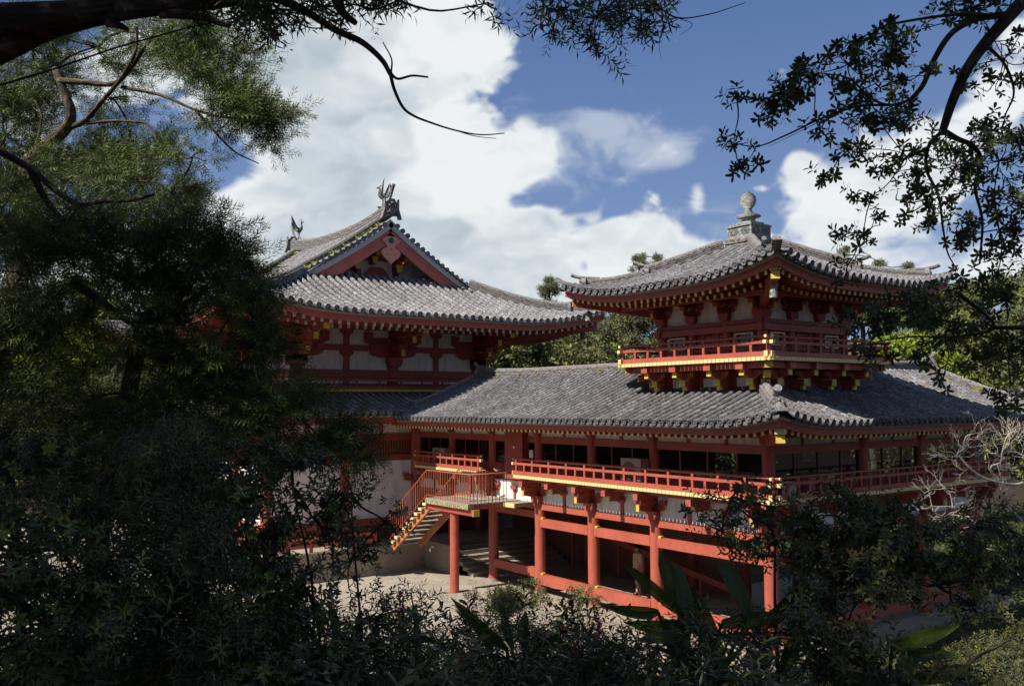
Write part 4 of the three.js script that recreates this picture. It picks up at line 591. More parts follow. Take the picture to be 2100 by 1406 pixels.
{ // fallen leaves on the court and the paving
  rnd = mulberry(93); const lg = new GB(); const kite = [[0, 0, 0], [0.02, 0.006, 0.035], [0, 0.004, 0.08], [-0.02, 0.008, 0.035]].map((p) => lg.v(...p, 0, 1, 0, 0, 0)); lg.i.push(kite[0], kite[1], kite[2], kite[0], kite[2], kite[3]);
  const n = 1500, o = new THREE.InstancedMesh(lg.geo(), mat(0.22, 0.13, 0.06, { roughness: 0.8 }), n), m4 = new THREE.Matrix4(); for (let k = 0; k < n; k++) { const z = rr(-14, 0.8), x = k % 3 ? rr(-9, -1.7) - Math.max(0, -z - 8) * 0.2 : rr(-1.5, 1.5), y = x > -1.25 ? 0.104 : x > -1.56 && z > -11.4 ? 0.144 : x > -2.5 && x < -1.5 && z < -9 ? 0.056 : Math.max(groundY(x, z), 0.008); m4.compose(new THREE.Vector3(x, y, z), new THREE.Quaternion().setFromEuler(new THREE.Euler(rr(-0.2, 0.2), rnd() * 6.3, rr(-0.2, 0.2))), new THREE.Vector3(1, 1, 1).multiplyScalar(rr(0.7, 1.6))); o.setMatrixAt(k, m4); const c = rr(0.5, 1.6); o.setColorAt(k, new THREE.Color(c, c * rr(0.8, 1.2), c)); }
  o.name = 'fallen_leaves'; o.userData = { kind: 'stuff', label: 'brown fallen leaves scattered over the court', category: 'leaves' }; scene.add(o);
}
// ---------------------------------------------------------------- stone steps up to the hall, under the landing
{ const t = thing('stone_steps', 'broad shadowed stone steps below the wooden landing', 'steps'); for (let k = 0; k < 7; k++) part(t, 'step', new GB().box(-0.3, 4.4, k ? 0.1 : 0.09, 0.25 + k * 0.145, -16.35, -13.35 - k * 0.36), M.stone); part(t, 'kerb_stone', new GB().box(-0.62, -0.31, 0.05, 1.16, -16.35, -14.4), M.stone); }
// ---------------------------------------------------------------- outdoor staircase with landing
{
  const t = thing('outdoor_staircase', 'wooden staircase and landing with thin rust red handrails beside the gallery', 'staircase');
  const Y = 3.2, X0 = -2.47, X1 = -1.0, Z0 = -13.2, Z1 = -10.4;
  part(t, 'landing', new GB().box(X0, -0.25, Y - 0.05, Y, Z0, Z1), M.stone); const pe = new GB(); for (let k = 0; k < 22; k++) { const z = lerp(Z0, Z1, k / 22); pe.box(X0 - 0.012, X0 + 0.25, Y - 0.19, Y - 0.052, z + 0.004, z + 0.127 - 0.004); } stuff(part(t, 'landing_edge_boards', pe, mat(0.50, 0.42, 0.22, { map: rep(tileTex, 1.2), roughness: 0.85 })));
  part(t, 'landing_beam', new GB().box(X0 + 0.26, -0.25, Y - 0.2, Y - 0.06, Z1 - 0.14, Z1), M.redDull); part(t, 'landing_beam', new GB().box(X0 + 0.1, X0 + 0.34, Y - 0.4, Y - 0.195, Z0, Z1 + 0.14), M.redDull); part(t, 'beam_end', new GB().box(X0 + 0.09, X0 + 0.35, Y - 0.41, Y - 0.2, Z1 + 0.14, Z1 + 0.17), M.gold);
  part(t, 'bridge_step', new GB().box(X1, -0.2, Y - 0.16, Y - 0.02, -10.39, -9.75), M.stone); for (let k = 0; k < 6; k++) part(t, 'bridge_board', new GB().box(X1 - 0.03, X1, Y - 0.17, Y - 0.025, -10.38 + k * 0.105, -10.38 + k * 0.105 + 0.098), M.goldPale);
  for (const z of [-11.72]) { const p = part(t, 'post', new GB().cyl(-2.17, z, 0.05, Y - 0.4, 0.16, 0.155, 18), M.red); part(p, 'post_base', new GB().cyl(-2.17, z, 0.0, 0.05, 0.22, 0.2, 14), M.stone); }
  const N = 9, run = 0.3, rise = 0.205;
  for (let k = 1; k <= N; k++) { const y = Y - k * rise, z = Z0 - (k - 1) * run; const s = part(t, 'tread', new GB().box(X0 + 0.06, X1, y - 0.05, y, z - run - 0.03, z), M.stone); part(s, 'tread_end', new GB().box(X0 + 0.02, X0 + 0.06, y - 0.09, y + 0.004, z - run * 0.8, z - 0.02), M.goldPale); }
  const zs = Z0 - N * run, ys = Y - N * rise; for (const x of [X0 + 0.2, X1 - 0.12]) part(t, 'stringer', new GB().sweep([[-0.05, -0.34], [0.05, -0.34], [0.05, -0.1], [-0.05, -0.1]], [[x, Y - 0.02, Z0 + 0.05], [x, ys - 0.1, zs - 0.1]]), mat(0.52, 0.20, 0.08, { map: rep(paintTex, 0.8), roughness: 0.6 }));
  part(t, 'stringer_foot', new GB().box(X0 + 0.1, X1, 1.1, ys - 0.2, zs - 0.4, zs), M.stone);
  // handrails: a bar carried by thin balusters, along a polyline
  const H = 0.98, bar = new GB().cyl(0, 0, 0, 1, 0.011, 0.011, 6).geo();
  function hand(pts) {
    const top = pts.map(([x, y, z]) => [x, y + H, z]), r = part(t, 'handrail', new GB().tube(top, 0.024, 8), M.rail), low = pts.map(([x, y, z]) => [x, y + 0.1, z]);
    part(r, 'bottom_bar', new GB().tube(low, 0.012, 6), M.rail);
    for (let i = 0; i < pts.length - 1; i++) { const a = new THREE.Vector3(...pts[i]), b = new THREE.Vector3(...pts[i + 1]), n = Math.max(2, Math.round(Math.hypot(a.x - b.x, a.z - b.z) / 0.155)); for (let k = i ? 1 : 0; k <= n; k++) { const p = a.clone().lerp(b, k / n), o = part(r, 'baluster', bar, M.rail); o.position.copy(p); o.scale.set(k % 6 ? 1 : 1.7, H, k % 6 ? 1 : 1.7); } }
  }
  hand([[X0 + 0.06, ys, zs], [X0 + 0.06, Y, Z0], [X0 + 0.06, Y, Z1 + 0.02], [-0.9, Y, Z1 + 0.04]]);
  hand([[X1, ys, zs], [X1, Y, Z0], [X1, Y, Z0 + 0.9], [-0.85, Y, Z0 + 1.5]]);
}
{ // chain between two columns
  const pts = []; for (let k = 0; k <= 14; k++) { const s = k / 14; pts.push([lerp(-2.05, -0.15, s), 1.55 - 0.75 * s - 0.25 * Math.sin(Math.PI * s) * 0.6, lerp(-11.72, -12.4, s)]); }
  const o = thing('chain', 'slack thin chain hung from the landing post to the next column', 'chain'); part(o, 'links', new GB().tube(pts, 0.012, 6), M.metalGrey);
}
{ // low red barrier on the stone base of the hall
  const o = thing('low_barrier', 'low red wooden barrier on the hall stone base', 'barrier'); for (const y of [1.28, 1.52]) part(o, 'bar', new GB().box(-8.0, -2.7, y, y + 0.11, -16.62, -16.52), M.red); for (let k = 0; k <= 6; k++) part(o, 'post', new GB().box(-8.0 + k * 0.88 - 0.05, -8.0 + k * 0.88 + 0.05, 1.1, 1.7, -16.63, -16.51), M.red);
}
// ---------------------------------------------------------------- air conditioners on the balcony
function airCon(z, w, h, label) {
  const t = thing('air_conditioner', label, 'air conditioner', 'outdoor air conditioning units on the balcony'); const g = new GB(); const x0 = -0.5, x1 = -0.16, y = 4.17;
  g.box(x0, x1, y, y + h, z - w / 2, z + w / 2); part(t, 'casing', g, mat(0.42, 0.36, 0.30, { map: rep(grainTex, 1), roughness: 0.6 })); for (const s of [-1, 1]) part(t, 'foot', new GB().box(x0, x1, y - 0.035, y, z + s * w * 0.35 - 0.04, z + s * w * 0.35 + 0.04), M.metalGrey);
  const F = frame(x0, z, -1), r = h * 0.38, gr = new GB().set(F); for (let k = 1; k <= 5; k++) { const q = r * k / 5, p = []; for (let a = 0; a <= 28; a++) p.push([-0.1 * w + Math.cos(a / 28 * 2 * Math.PI) * q, y + h * 0.5 + Math.sin(a / 28 * 2 * Math.PI) * q, 0.012]); gr.tube(p, 0.006, 5, false); } for (let k = 0; k < 8; k++) { const a = k / 8 * Math.PI * 2; gr.tube([[-0.1 * w, y + h * 0.5, 0.014], [-0.1 * w + Math.cos(a) * r, y + h * 0.5 + Math.sin(a) * r, 0.014]], 0.005, 5, false); }
  part(t, 'fan_recess', new GB().set(F).tube([[-0.1 * w, y + h * 0.5, -0.02], [-0.1 * w, y + h * 0.5, 0.006]], r, 28), mat(0.12, 0.08, 0.06)); part(t, 'fan_grille', gr, M.metalGrey);
}
airCon(-15.5, 0.9, 0.66, 'beige air conditioner behind the short rail beside the hall'); airCon(-4.62, 0.85, 0.74, 'beige air conditioner with fan grille behind the long courtyard rail');
// ---------------------------------------------------------------- small things on the deck behind the right hand rail
{ const b = (n, l, c, x, m, w, h) => { const o = thing(n, l, c); part(o, 'body', new GB().box(x - w / 2, x + w / 2, 4.132, 4.132 + h, 0.28, 0.28 + w * 0.8), m); part(o, 'lid', new GB().box(x - w / 2 - 0.01, x + w / 2 + 0.01, 4.133 + h, 4.16 + h, 0.27, 0.29 + w * 0.8), m); };
  b('white_crate', 'white crate just behind the corner of the balcony rail', 'crate', 0.32, M.paper, 0.34, 0.36); b('pink_crate', 'pink crate behind the right hand balcony rail', 'crate', 1.15, mat(0.6, 0.2, 0.2), 0.26, 0.42); b('beige_crate', 'beige crate behind the right hand balcony rail', 'crate', 1.95, mat(0.55, 0.48, 0.36), 0.28, 0.44);
  const bw = thing('stone_bowl', 'small pale bowl on the gallery sill by the door', 'bowl'); part(bw, 'bowl', new GB().lathe(-0.28, -11.75, [[0.08, 4.125], [0.1, 4.13], [0.16, 4.2], [0.17, 4.24], [0.15, 4.24], [0.05, 4.16]], 18), M.stone); }
// ---------------------------------------------------------------- bronze bells
function bell(x, y, z, s, label, m = M.verdigris) {
  const t = thing('wind_bell', label, 'bell', 'bronze bells hung from the eave corners'), g = new GB(); g.tube([[x, y, z], [x, y - 0.12 * s, z]], 0.012, 6); part(t, 'hook', g, M.bronzeDark);
  const b = new GB(), prof = [[0.012, y - 0.1 * s], [0.05 * s, y - 0.12 * s], [0.09 * s, y - 0.16 * s], [0.1 * s, y - 0.25 * s], [0.108 * s, y - 0.36 * s], [0.118 * s, y - 0.46 * s], [0.112 * s, y - 0.47 * s]]; b.lathe(x, z, prof, 18); const o = part(t, 'bell_body', b, m);
  const r = new GB(); for (let k = 0; k < 4; k++) { const a = k * Math.PI / 2 + 0.6; r.tube([[x + Math.cos(a) * 0.092 * s, y - 0.17 * s, z + Math.sin(a) * 0.092 * s], [x + Math.cos(a) * 0.113 * s, y - 0.45 * s, z + Math.sin(a) * 0.113 * s]], 0.012 * s, 5); } part(o, 'rib', r, m); part(t, 'clapper', new GB().tube([[x, y - 0.4 * s, z], [x, y - 0.54 * s, z]], [0.01, 0.03 * s], 6), M.bronzeDark);
}
bell(WX - 3.42, 9.48, -WX - 3.42, 0.85, 'green bronze bell under the left corner of the tower eave'); bell(WX - 3.5, 9.5, -WX + 3.5, 0.85, 'grey green bronze bell under the near corner of the tower eave'); bell(WX + 3.42, 9.48, -WX + 3.42, 0.85, 'bronze bell under the right corner of the tower eave behind leaves');
bell(HX + 8.0, 10.0, HZ + 9.3, 1.0, 'dark bronze bell under the corner of the hall eave', M.bronzeDark);
// ---------------------------------------------------------------- phoenix statues on the hall ridge
function phoenix(x, y, z, turn, label) {
  const t = thing('phoenix_statue', label, 'statue', 'bronze birds on the hall ridge'), m = new THREE.Matrix4().makeTranslation(x, y, z).multiply(new THREE.Matrix4().makeRotationY(turn)), G = () => new GB().set(m);
  part(t, 'plinth', G().box(-0.16, 0.16, 0, 0.06, -0.2, 0.2), M.bronzeDark);
  const b = G(); b.tube([[0, 0.50, -0.22], [0, 0.50, -0.1], [0, 0.53, 0.04], [0, 0.60, 0.13], [0, 0.72, 0.16], [0, 0.84, 0.13], [0, 0.93, 0.15], [0, 0.96, 0.2], [0, 0.945, 0.27], [0, 0.92, 0.33]], [0.03, 0.10, 0.125, 0.095, 0.055, 0.042, 0.05, 0.052, 0.03, 0.004], 10); part(t, 'body', b, M.bronze);
  for (const s of [-1, 1]) part(t, 'leg', G().tube([[s * 0.06, 0.46, 0], [s * 0.07, 0.28, -0.03], [s * 0.065, 0.07, 0.01], [s * 0.065, 0.06, 0.09]], [0.045, 0.022, 0.018, 0.014], 6), M.bronzeDark);
  const cr = G(); for (let k = 0; k < 4; k++) cr.tube([[0, 0.98, 0.18], [0, 1.04 + k * 0.012, 0.14 - k * 0.04], [0, 1.07 - k * 0.01, 0.09 - k * 0.05]], [0.014, 0.012, 0.003], 5); part(t, 'crest', cr, M.bronzeDark);
  for (const s of [-1, 1]) { const w = part(t, 'wing', G().tube([[s * 0.08, 0.58, 0.02], [s * 0.2, 0.66, -0.02], [s * 0.3, 0.82, -0.06], [s * 0.36, 1.02, -0.1]], [0.055, 0.05, 0.035, 0.012], 7), M.bronze); for (let k = 0; k < 11; k++) { const q = k / 10, a = [s * lerp(0.12, 0.36, q), lerp(0.6, 1.0, q), -0.03 - q * 0.07], l = lerp(0.2, 0.3, q), an = lerp(-0.5, 1.25, q); part(w, 'feather', G().tube([a, [a[0] + s * Math.cos(an) * l * 0.6, a[1] + Math.sin(an) * l * 0.55, a[2] - 0.06], [a[0] + s * Math.cos(an) * l, a[1] + Math.sin(an) * l, a[2] - 0.12]], [0.022, 0.024, 0.004], 5), M.bronze); } }
  const tl = part(t, 'tail', G().tube([[0, 0.5, -0.2], [0, 0.62, -0.32], [0, 0.8, -0.4]], [0.05, 0.045, 0.03], 7), M.bronze); for (let k = -2; k <= 2; k++) part(tl, 'tail_feather', G().tube([[k * 0.02, 0.6, -0.3], [k * 0.05, 0.86, -0.42], [k * 0.09, 1.12 - Math.abs(k) * 0.04, -0.36]], [0.025, 0.03, 0.004], 6), M.bronze);
}
phoenix(HX, 15.47, HZ + 4.75, -2.35, 'bronze phoenix with a spread wing on the near end of the hall ridge'); phoenix(HX, 15.47, HZ - 4.75, 0.55, 'bronze phoenix with raised wings on the far end of the hall ridge');
// ---------------------------------------------------------------- person in the shade of the ground floor
{
  const t = thing('person', 'person in pale clothes standing in the shade behind a red column', 'person'), P = new THREE.Vector3(2.35, 0.10, -7.29);
  const bones = [], J = (x, y, z) => new THREE.Vector3(x, y, z), bone = (a, b, r0, r1) => bones.push({ a, b, r0, r1 });
  bone(J(0, 0.9, 0), J(0, 1.12, 0.01), 0.155, 0.145); bone(J(0, 1.12, 0.01), J(0, 1.36, 0), 0.145, 0.15); bone(J(-0.13, 1.38, 0), J(0.13, 1.38, 0), 0.075, 0.075); bone(J(0, 1.38, 0), J(0, 1.48, 0.015), 0.06, 0.055);
  for (const s of [-1, 1]) { const f = s > 0 ? 0.14 : -0.08; bone(J(s * 0.09, 0.9, 0), J(s * 0.1, 0.48, f * 0.5), 0.1, 0.065); bone(J(s * 0.1, 0.48, f * 0.5), J(s * 0.1, 0.08, f - 0.03), 0.06, 0.04); bone(J(s * 0.1, 0.05, f - 0.05), J(s * 0.11, 0.04, f + 0.14), 0.045, 0.035); bone(J(s * 0.19, 1.37, 0), J(s * 0.24, 1.1, -0.02 + s * 0.02), 0.055, 0.045); bone(J(s * 0.24, 1.1, -0.02), J(s * 0.22, 0.86, 0.1), 0.042, 0.03); for (let k = 0; k < 5; k++) bone(J(s * 0.22, 0.85, 0.1), J(s * (0.2 + 0.012 * k), 0.74 + Math.abs(k - 2) * 0.012, 0.1 + 0.014 * k), 0.018, 0.009); }
  const sd = (p) => { let d = 9; for (const { a, b, r0, r1 } of bones) { const ab = b.clone().sub(a), h = clamp(p.clone().sub(a).dot(ab) / ab.lengthSq()), q = p.distanceTo(a.clone().addScaledVector(ab, h)) - lerp(r0, r1, h), k = 0.04, e = Math.max(k - Math.abs(d - q), 0) / k; d = Math.min(d, q) - e * e * k * 0.25; } return d; };
  // body surface: rings marched round the field would miss the limbs, so mesh the field on a grid of tetrahedra
  const meshField = (f, lo, hi, st) => {
    const g = new GB(), n = [0, 1, 2].map((i) => Math.ceil((hi[i] - lo[i]) / st)), val = new Float32Array((n[0] + 1) * (n[1] + 1) * (n[2] + 1)), id = (i, j, k) => (i * (n[1] + 1) + j) * (n[2] + 1) + k, pt = (i, j, k) => J(lo[0] + i * st, lo[1] + j * st, lo[2] + k * st);
    for (let i = 0; i <= n[0]; i++) for (let j = 0; j <= n[1]; j++) for (let k = 0; k <= n[2]; k++) val[id(i, j, k)] = f(pt(i, j, k));
    const T = [[0, 5, 1, 6], [0, 1, 2, 6], [0, 2, 3, 6], [0, 3, 7, 6], [0, 7, 4, 6], [0, 4, 5, 6]], Cn = [[0, 0, 0], [1, 0, 0], [1, 1, 0], [0, 1, 0], [0, 0, 1], [1, 0, 1], [1, 1, 1], [0, 1, 1]];
    const grad = (p) => { const e = 0.01; return J(f(J(p.x + e, p.y, p.z)) - f(J(p.x - e, p.y, p.z)), f(J(p.x, p.y + e, p.z)) - f(J(p.x, p.y - e, p.z)), f(J(p.x, p.y, p.z + e)) - f(J(p.x, p.y, p.z - e))).normalize(); };
    const memo = new Map(), mid = (A, B, va, vb, ka, kb) => { const key = ka < kb ? ka * 1e6 + kb : kb * 1e6 + ka; if (memo.has(key)) return memo.get(key); const p = A.clone().lerp(B, va / (va - vb)), nn = grad(p), v = g.v(p.x, p.y, p.z, nn.x, nn.y, nn.z, p.x, p.y); memo.set(key, v); return v; };
    for (let i = 0; i < n[0]; i++) for (let j = 0; j < n[1]; j++) for (let k = 0; k < n[2]; k++) { const c = Cn.map(([a, b, d]) => id(i + a, j + b, k + d)); let neg = 0; for (const q of c) if (val[q] < 0) neg++; if (!neg || neg === 8) continue; const P8 = Cn.map(([a, b, d]) => pt(i + a, j + b, k + d));
      for (const t4 of T) { const I = t4.filter((q) => val[c[q]] < 0), O = t4.filter((q) => val[c[q]] >= 0), e = (a, b) => mid(P8[a], P8[b], val[c[a]], val[c[b]], c[a], c[b]); if (I.length === 1) g.tri(e(I[0], O[0]), e(I[0], O[1]), e(I[0], O[2])); else if (I.length === 3) g.tri(e(I[0], O[0]), e(I[1], O[0]), e(I[2], O[0])); else if (I.length === 2) { const a = e(I[0], O[0]), b = e(I[0], O[1]), d = e(I[1], O[1]), h = e(I[1], O[0]); g.tri(a, b, d); g.tri(a, d, h); } } }
    return g;
  };
  const skin = mat(0.42, 0.26, 0.18, { roughness: 0.6 }), body = part(t, 'body', meshField(sd, [-0.34, -0.02, -0.2], [0.34, 1.56, 0.34], 0.024), skin);
  const hd = (p) => { const q = J(p.x / 0.075, (p.y - 1.56) / 0.115, (p.z - 0.02) / 0.095), n = p.distanceTo(J(0, 1.55, 0.125)) - 0.016, c = p.distanceTo(J(0, 1.48, 0.07)) - 0.04; let d = (q.length() - 1) * 0.08; for (const k of [n, c, p.distanceTo(J(0.078, 1.555, 0.01)) - 0.02, p.distanceTo(J(-0.078, 1.555, 0.01)) - 0.02]) { const e = Math.max(0.02 - Math.abs(d - k), 0) / 0.02; d = Math.min(d, k) - e * e * 0.005; } return d; };
  part(body, 'head', meshField(hd, [-0.11, 1.42, -0.1], [0.11, 1.7, 0.16], 0.011), skin); part(body, 'hair', meshField((p) => Math.max(hd(p) - 0.014, 0.045 - (p.y - 1.53) - Math.max(0, -(p.z - 0.03)) * 1.6), [-0.12, 1.42, -0.12], [0.12, 1.72, 0.18], 0.013), mat(0.03, 0.022, 0.016));
  part(body, 'shirt', meshField((p) => Math.max(sd(p) - 0.02, 0.80 - p.y, p.y - 1.43, (Math.abs(p.x) > 0.2 ? 1.12 - p.y : -1)), [-0.38, 0.7, -0.24], [0.38, 1.5, 0.24], 0.024), mat(0.55, 0.36, 0.24, { roughness: 0.9 })); part(body, 'shorts', meshField((p) => Math.max(sd(p) - 0.025, 0.42 - p.y, p.y - 0.86, Math.abs(p.x) - 0.185), [-0.3, 0.36, -0.22], [0.3, 0.92, 0.26], 0.024), mat(0.45, 0.38, 0.32, { roughness: 0.9 }));
  const eye = new GB(); for (const s of [-1, 1]) eye.tube([[s * 0.03, 1.572, 0.10], [s * 0.03, 1.572, 0.112]], [0.011, 0.004], 8); part(body, 'eyes', eye, M.black);
  t.position.copy(P); t.rotation.y = -1.9;
}
// ---------------------------------------------------------------- leaves and sprigs
// a leaf of length l and width w in the plane of its midrib, folded a little; shape: where it is widest
function leafTo(g, o, dir, nrm, l, w, { wide = 0.45, fold = 0.25, droop = 0.2, n = 3 } = {}) {
  const d = dir.clone().normalize(), s = d.clone().cross(nrm).normalize(), u = s.clone().cross(d).normalize(), mid = [], L = [], R = [];
  const P = (t, x, lift) => o.clone().addScaledVector(d, l * t).addScaledVector(u, -droop * l * t * t + lift).addScaledVector(s, x), N = (k) => u.clone().addScaledVector(s, k).normalize();
  const rows = n < 2 ? [[0, 0], [wide, 1], [1, 0]] : [[0, 0.06], [wide * 0.5, 0.72], [wide, 1], [lerp(wide, 1, 0.6), 0.7], [1, 0]];
  rows.forEach(([t, q]) => { const a = P(t, 0, 0), b = P(t, w * q / 2, fold * w * q / 2), c = P(t, -w * q / 2, fold * w * q / 2), n1 = N(-fold), n2 = N(fold); mid.push(g.v(a.x, a.y, a.z, u.x, u.y, u.z, 0.5, t)); L.push(g.v(b.x, b.y, b.z, n1.x, n1.y, n1.z, 1, t)); R.push(g.v(c.x, c.y, c.z, n2.x, n2.y, n2.z, 0, t)); });
  for (let k = 0; k < rows.length - 1; k++) { g.i.push(mid[k], L[k], L[k + 1], mid[k], L[k + 1], mid[k + 1], mid[k], mid[k + 1], R[k + 1], mid[k], R[k + 1], R[k]); }
}
function flat(g, o, dir, side, l, w) {   // the simplest leaf: a kite of two faces
  const d = dir.clone().normalize(), s = side.clone().addScaledVector(d, -side.dot(d)).normalize(), u = s.clone().cross(d), a = o, b = o.clone().addScaledVector(d, l * 0.45).addScaledVector(s, w / 2), c = o.clone().addScaledVector(d, l).addScaledVector(u, -l * 0.12), e = o.clone().addScaledVector(d, l * 0.45).addScaledVector(s, -w / 2);
  const v = [a, b, c, e].map((p, k) => g.v(p.x, p.y, p.z, u.x, u.y, u.z, k === 1 ? 1 : k === 3 ? 0 : 0.5, k / 3)); g.i.push(v[0], v[1], v[2], v[0], v[2], v[3]);
}
const V3 = (x, y, z) => new THREE.Vector3(x, y, z), rdir = () => { const a = rnd() * 2 * Math.PI, y = rr(-1, 1), q = Math.sqrt(1 - y * y); return V3(Math.cos(a) * q, y, Math.sin(a) * q); };
rnd = mulberry(301);
const SPRIG = {
  needle: (() => { const g = new GB(); for (let k = 0; k < 30; k++) { const t = k / 29, a = k * 2.4, o = V3(Math.sin(t * 2) * 0.04, t * 0.36, 0), d = V3(Math.cos(a) * 0.8, lerp(0.35, 1.1, t), Math.sin(a) * 0.8); flat(g, o, d, V3(-Math.sin(a), 0.2, Math.cos(a)), rr(0.07, 0.12), 0.0095); } return g.geo(); })(),
  willow: (() => { const g = new GB(); for (let k = 0; k < 16; k++) { const t = k / 15, a = k * 2.4, o = V3(0, t * 0.22, 0), d = V3(Math.cos(a), lerp(0.25, 1.0, t), Math.sin(a)); leafTo(g, o, d, V3(0, 1, 0.3), rr(0.07, 0.10), 0.014, { n: 1, droop: 0.25 }); } return g.geo(); })(),
  rosette: (() => { const g = new GB(); for (let k = 0; k < 9; k++) { const a = k * 2.4, e = lerp(-0.1, 0.9, k / 8), o = V3(0, 0.05 * k / 8, 0), d = V3(Math.cos(a), e, Math.sin(a)); leafTo(g, o, d, V3(0, 1, 0), rr(0.065, 0.088), rr(0.026, 0.033), { wide: 0.66, droop: 0.12, fold: 0.2 }); } return g.geo(); })(),
  shrub: (() => { const g = new GB(); for (let k = 0; k < 11; k++) { const t = k / 10, a = k * 2.4, o = V3(0, t * 0.13, 0), d = V3(Math.cos(a), lerp(0.2, 0.9, t), Math.sin(a)); leafTo(g, o, d, V3(0, 1, 0), rr(0.05, 0.085), rr(0.018, 0.027), { wide: 0.5, droop: 0.25 }); } return g.geo(); })(),
  clump: (() => { const g = new GB(); for (let k = 0; k < 22; k++) { const p = rdir().multiplyScalar(0.34 * Math.cbrt(rnd())); flat(g, p, rdir().add(V3(0, 0.3, 0)), rdir(), rr(0.14, 0.24), rr(0.07, 0.12)); } return g.geo(); })(),
  wisp: (() => { const g = new GB(); for (let k = 0; k < 26; k++) { const p = rdir().multiplyScalar(0.36 * Math.cbrt(rnd())); flat(g, p, rdir().add(V3(0, 0.2, 0)), rdir(), rr(0.16, 0.26), rr(0.03, 0.05)); } return g.geo(); })(),
};
const veinTex = tex(256, (u, v) => { const e = Math.abs(u - 0.5) * 2, s = Math.sin((v * 60 + e * 9) * 2), p = fbm(u * 6, v * 12, 4, 6), br = sstep(0.66, 0.74, fbm(u * 9 + 2, v * 9, 4, 9)); const k = 0.86 + 0.07 * s + 0.3 * (p - 0.5) + (e < 0.05 ? 0.1 : 0); return [lerp(k, 0.95, br), lerp(k, 0.7, br), lerp(k, 0.5, br)]; });
const dark = (r, g, b, rough = 0.6) => new THREE.MeshPhysicalMaterial({ color: C(r, g, b), roughness: rough, specularIntensity: 0.35, side: THREE.DoubleSide });
const LEAF = {
  needle: leafMat(0.11, 0.145, 0.04, 0.35), spray: leafMat(0.09, 0.105, 0.045, 0.2), rosette: leafMat(0.075, 0.095, 0.035, 0.15, 0.45), shrub: leafMat(0.088, 0.096, 0.042, 0.2), far: leafMat(0.14, 0.155, 0.055, 0.4, 0.7), farBright: leafMat(0.20, 0.25, 0.03, 0.35, 0.6), farGrey: leafMat(0.15, 0.16, 0.08, 0.4, 0.7), canopy: dark(0.075, 0.095, 0.035),
  ginger: new THREE.MeshPhysicalMaterial({ color: C(0.10, 0.155, 0.03), map: veinTex, roughness: 0.4, specularIntensity: 0.5, transmission: 0.4, thickness: 0, side: THREE.DoubleSide }), fern: leafMat(0.34, 0.36, 0.03, 0.3), flower: mat(0.36, 0.018, 0.045, { roughness: 0.6 }),
};
const _q = new THREE.Quaternion(), _y = V3(0, 1, 0), _m = new THREE.Matrix4();
function instances(parent, name, geo, m, list, vary) {
  const o = new THREE.InstancedMesh(geo, m, list.length); o.name = name; o.castShadow = o.receiveShadow = true;
  list.forEach(([p, d, s, c], k) => { _q.setFromUnitVectors(_y, d.clone().normalize()); const tw = new THREE.Quaternion().setFromAxisAngle(_y, rnd() * 6.283); _m.compose(p, _q.clone().multiply(tw), V3(s, s, s)); o.setMatrixAt(k, _m); const v = (1 + (rnd() - 0.5) * 2 * vary); o.setColorAt(k, new THREE.Color(v * c[0], v * c[1], v * c[2])); });
  o.userData.kind = 'stuff'; parent.add(o); return o;
}
// a bent branch between two points
function limbPts(a, b, bend = 0.12, n = 6) { const L = a.distanceTo(b), j = rdir().multiplyScalar(L * bend), k = rdir().multiplyScalar(L * bend * 0.5), o = []; for (let i = 0; i <= n; i++) { const t = i / n; o.push(a.clone().lerp(b, t).addScaledVector(j, Math.sin(Math.PI * t)).addScaledVector(k, Math.sin(2 * Math.PI * t))); } return o; }
const taper = (n, a, b) => Array.from({ length: n }, (_, k) => lerp(a, b, Math.pow(k / (n - 1), 0.8)));
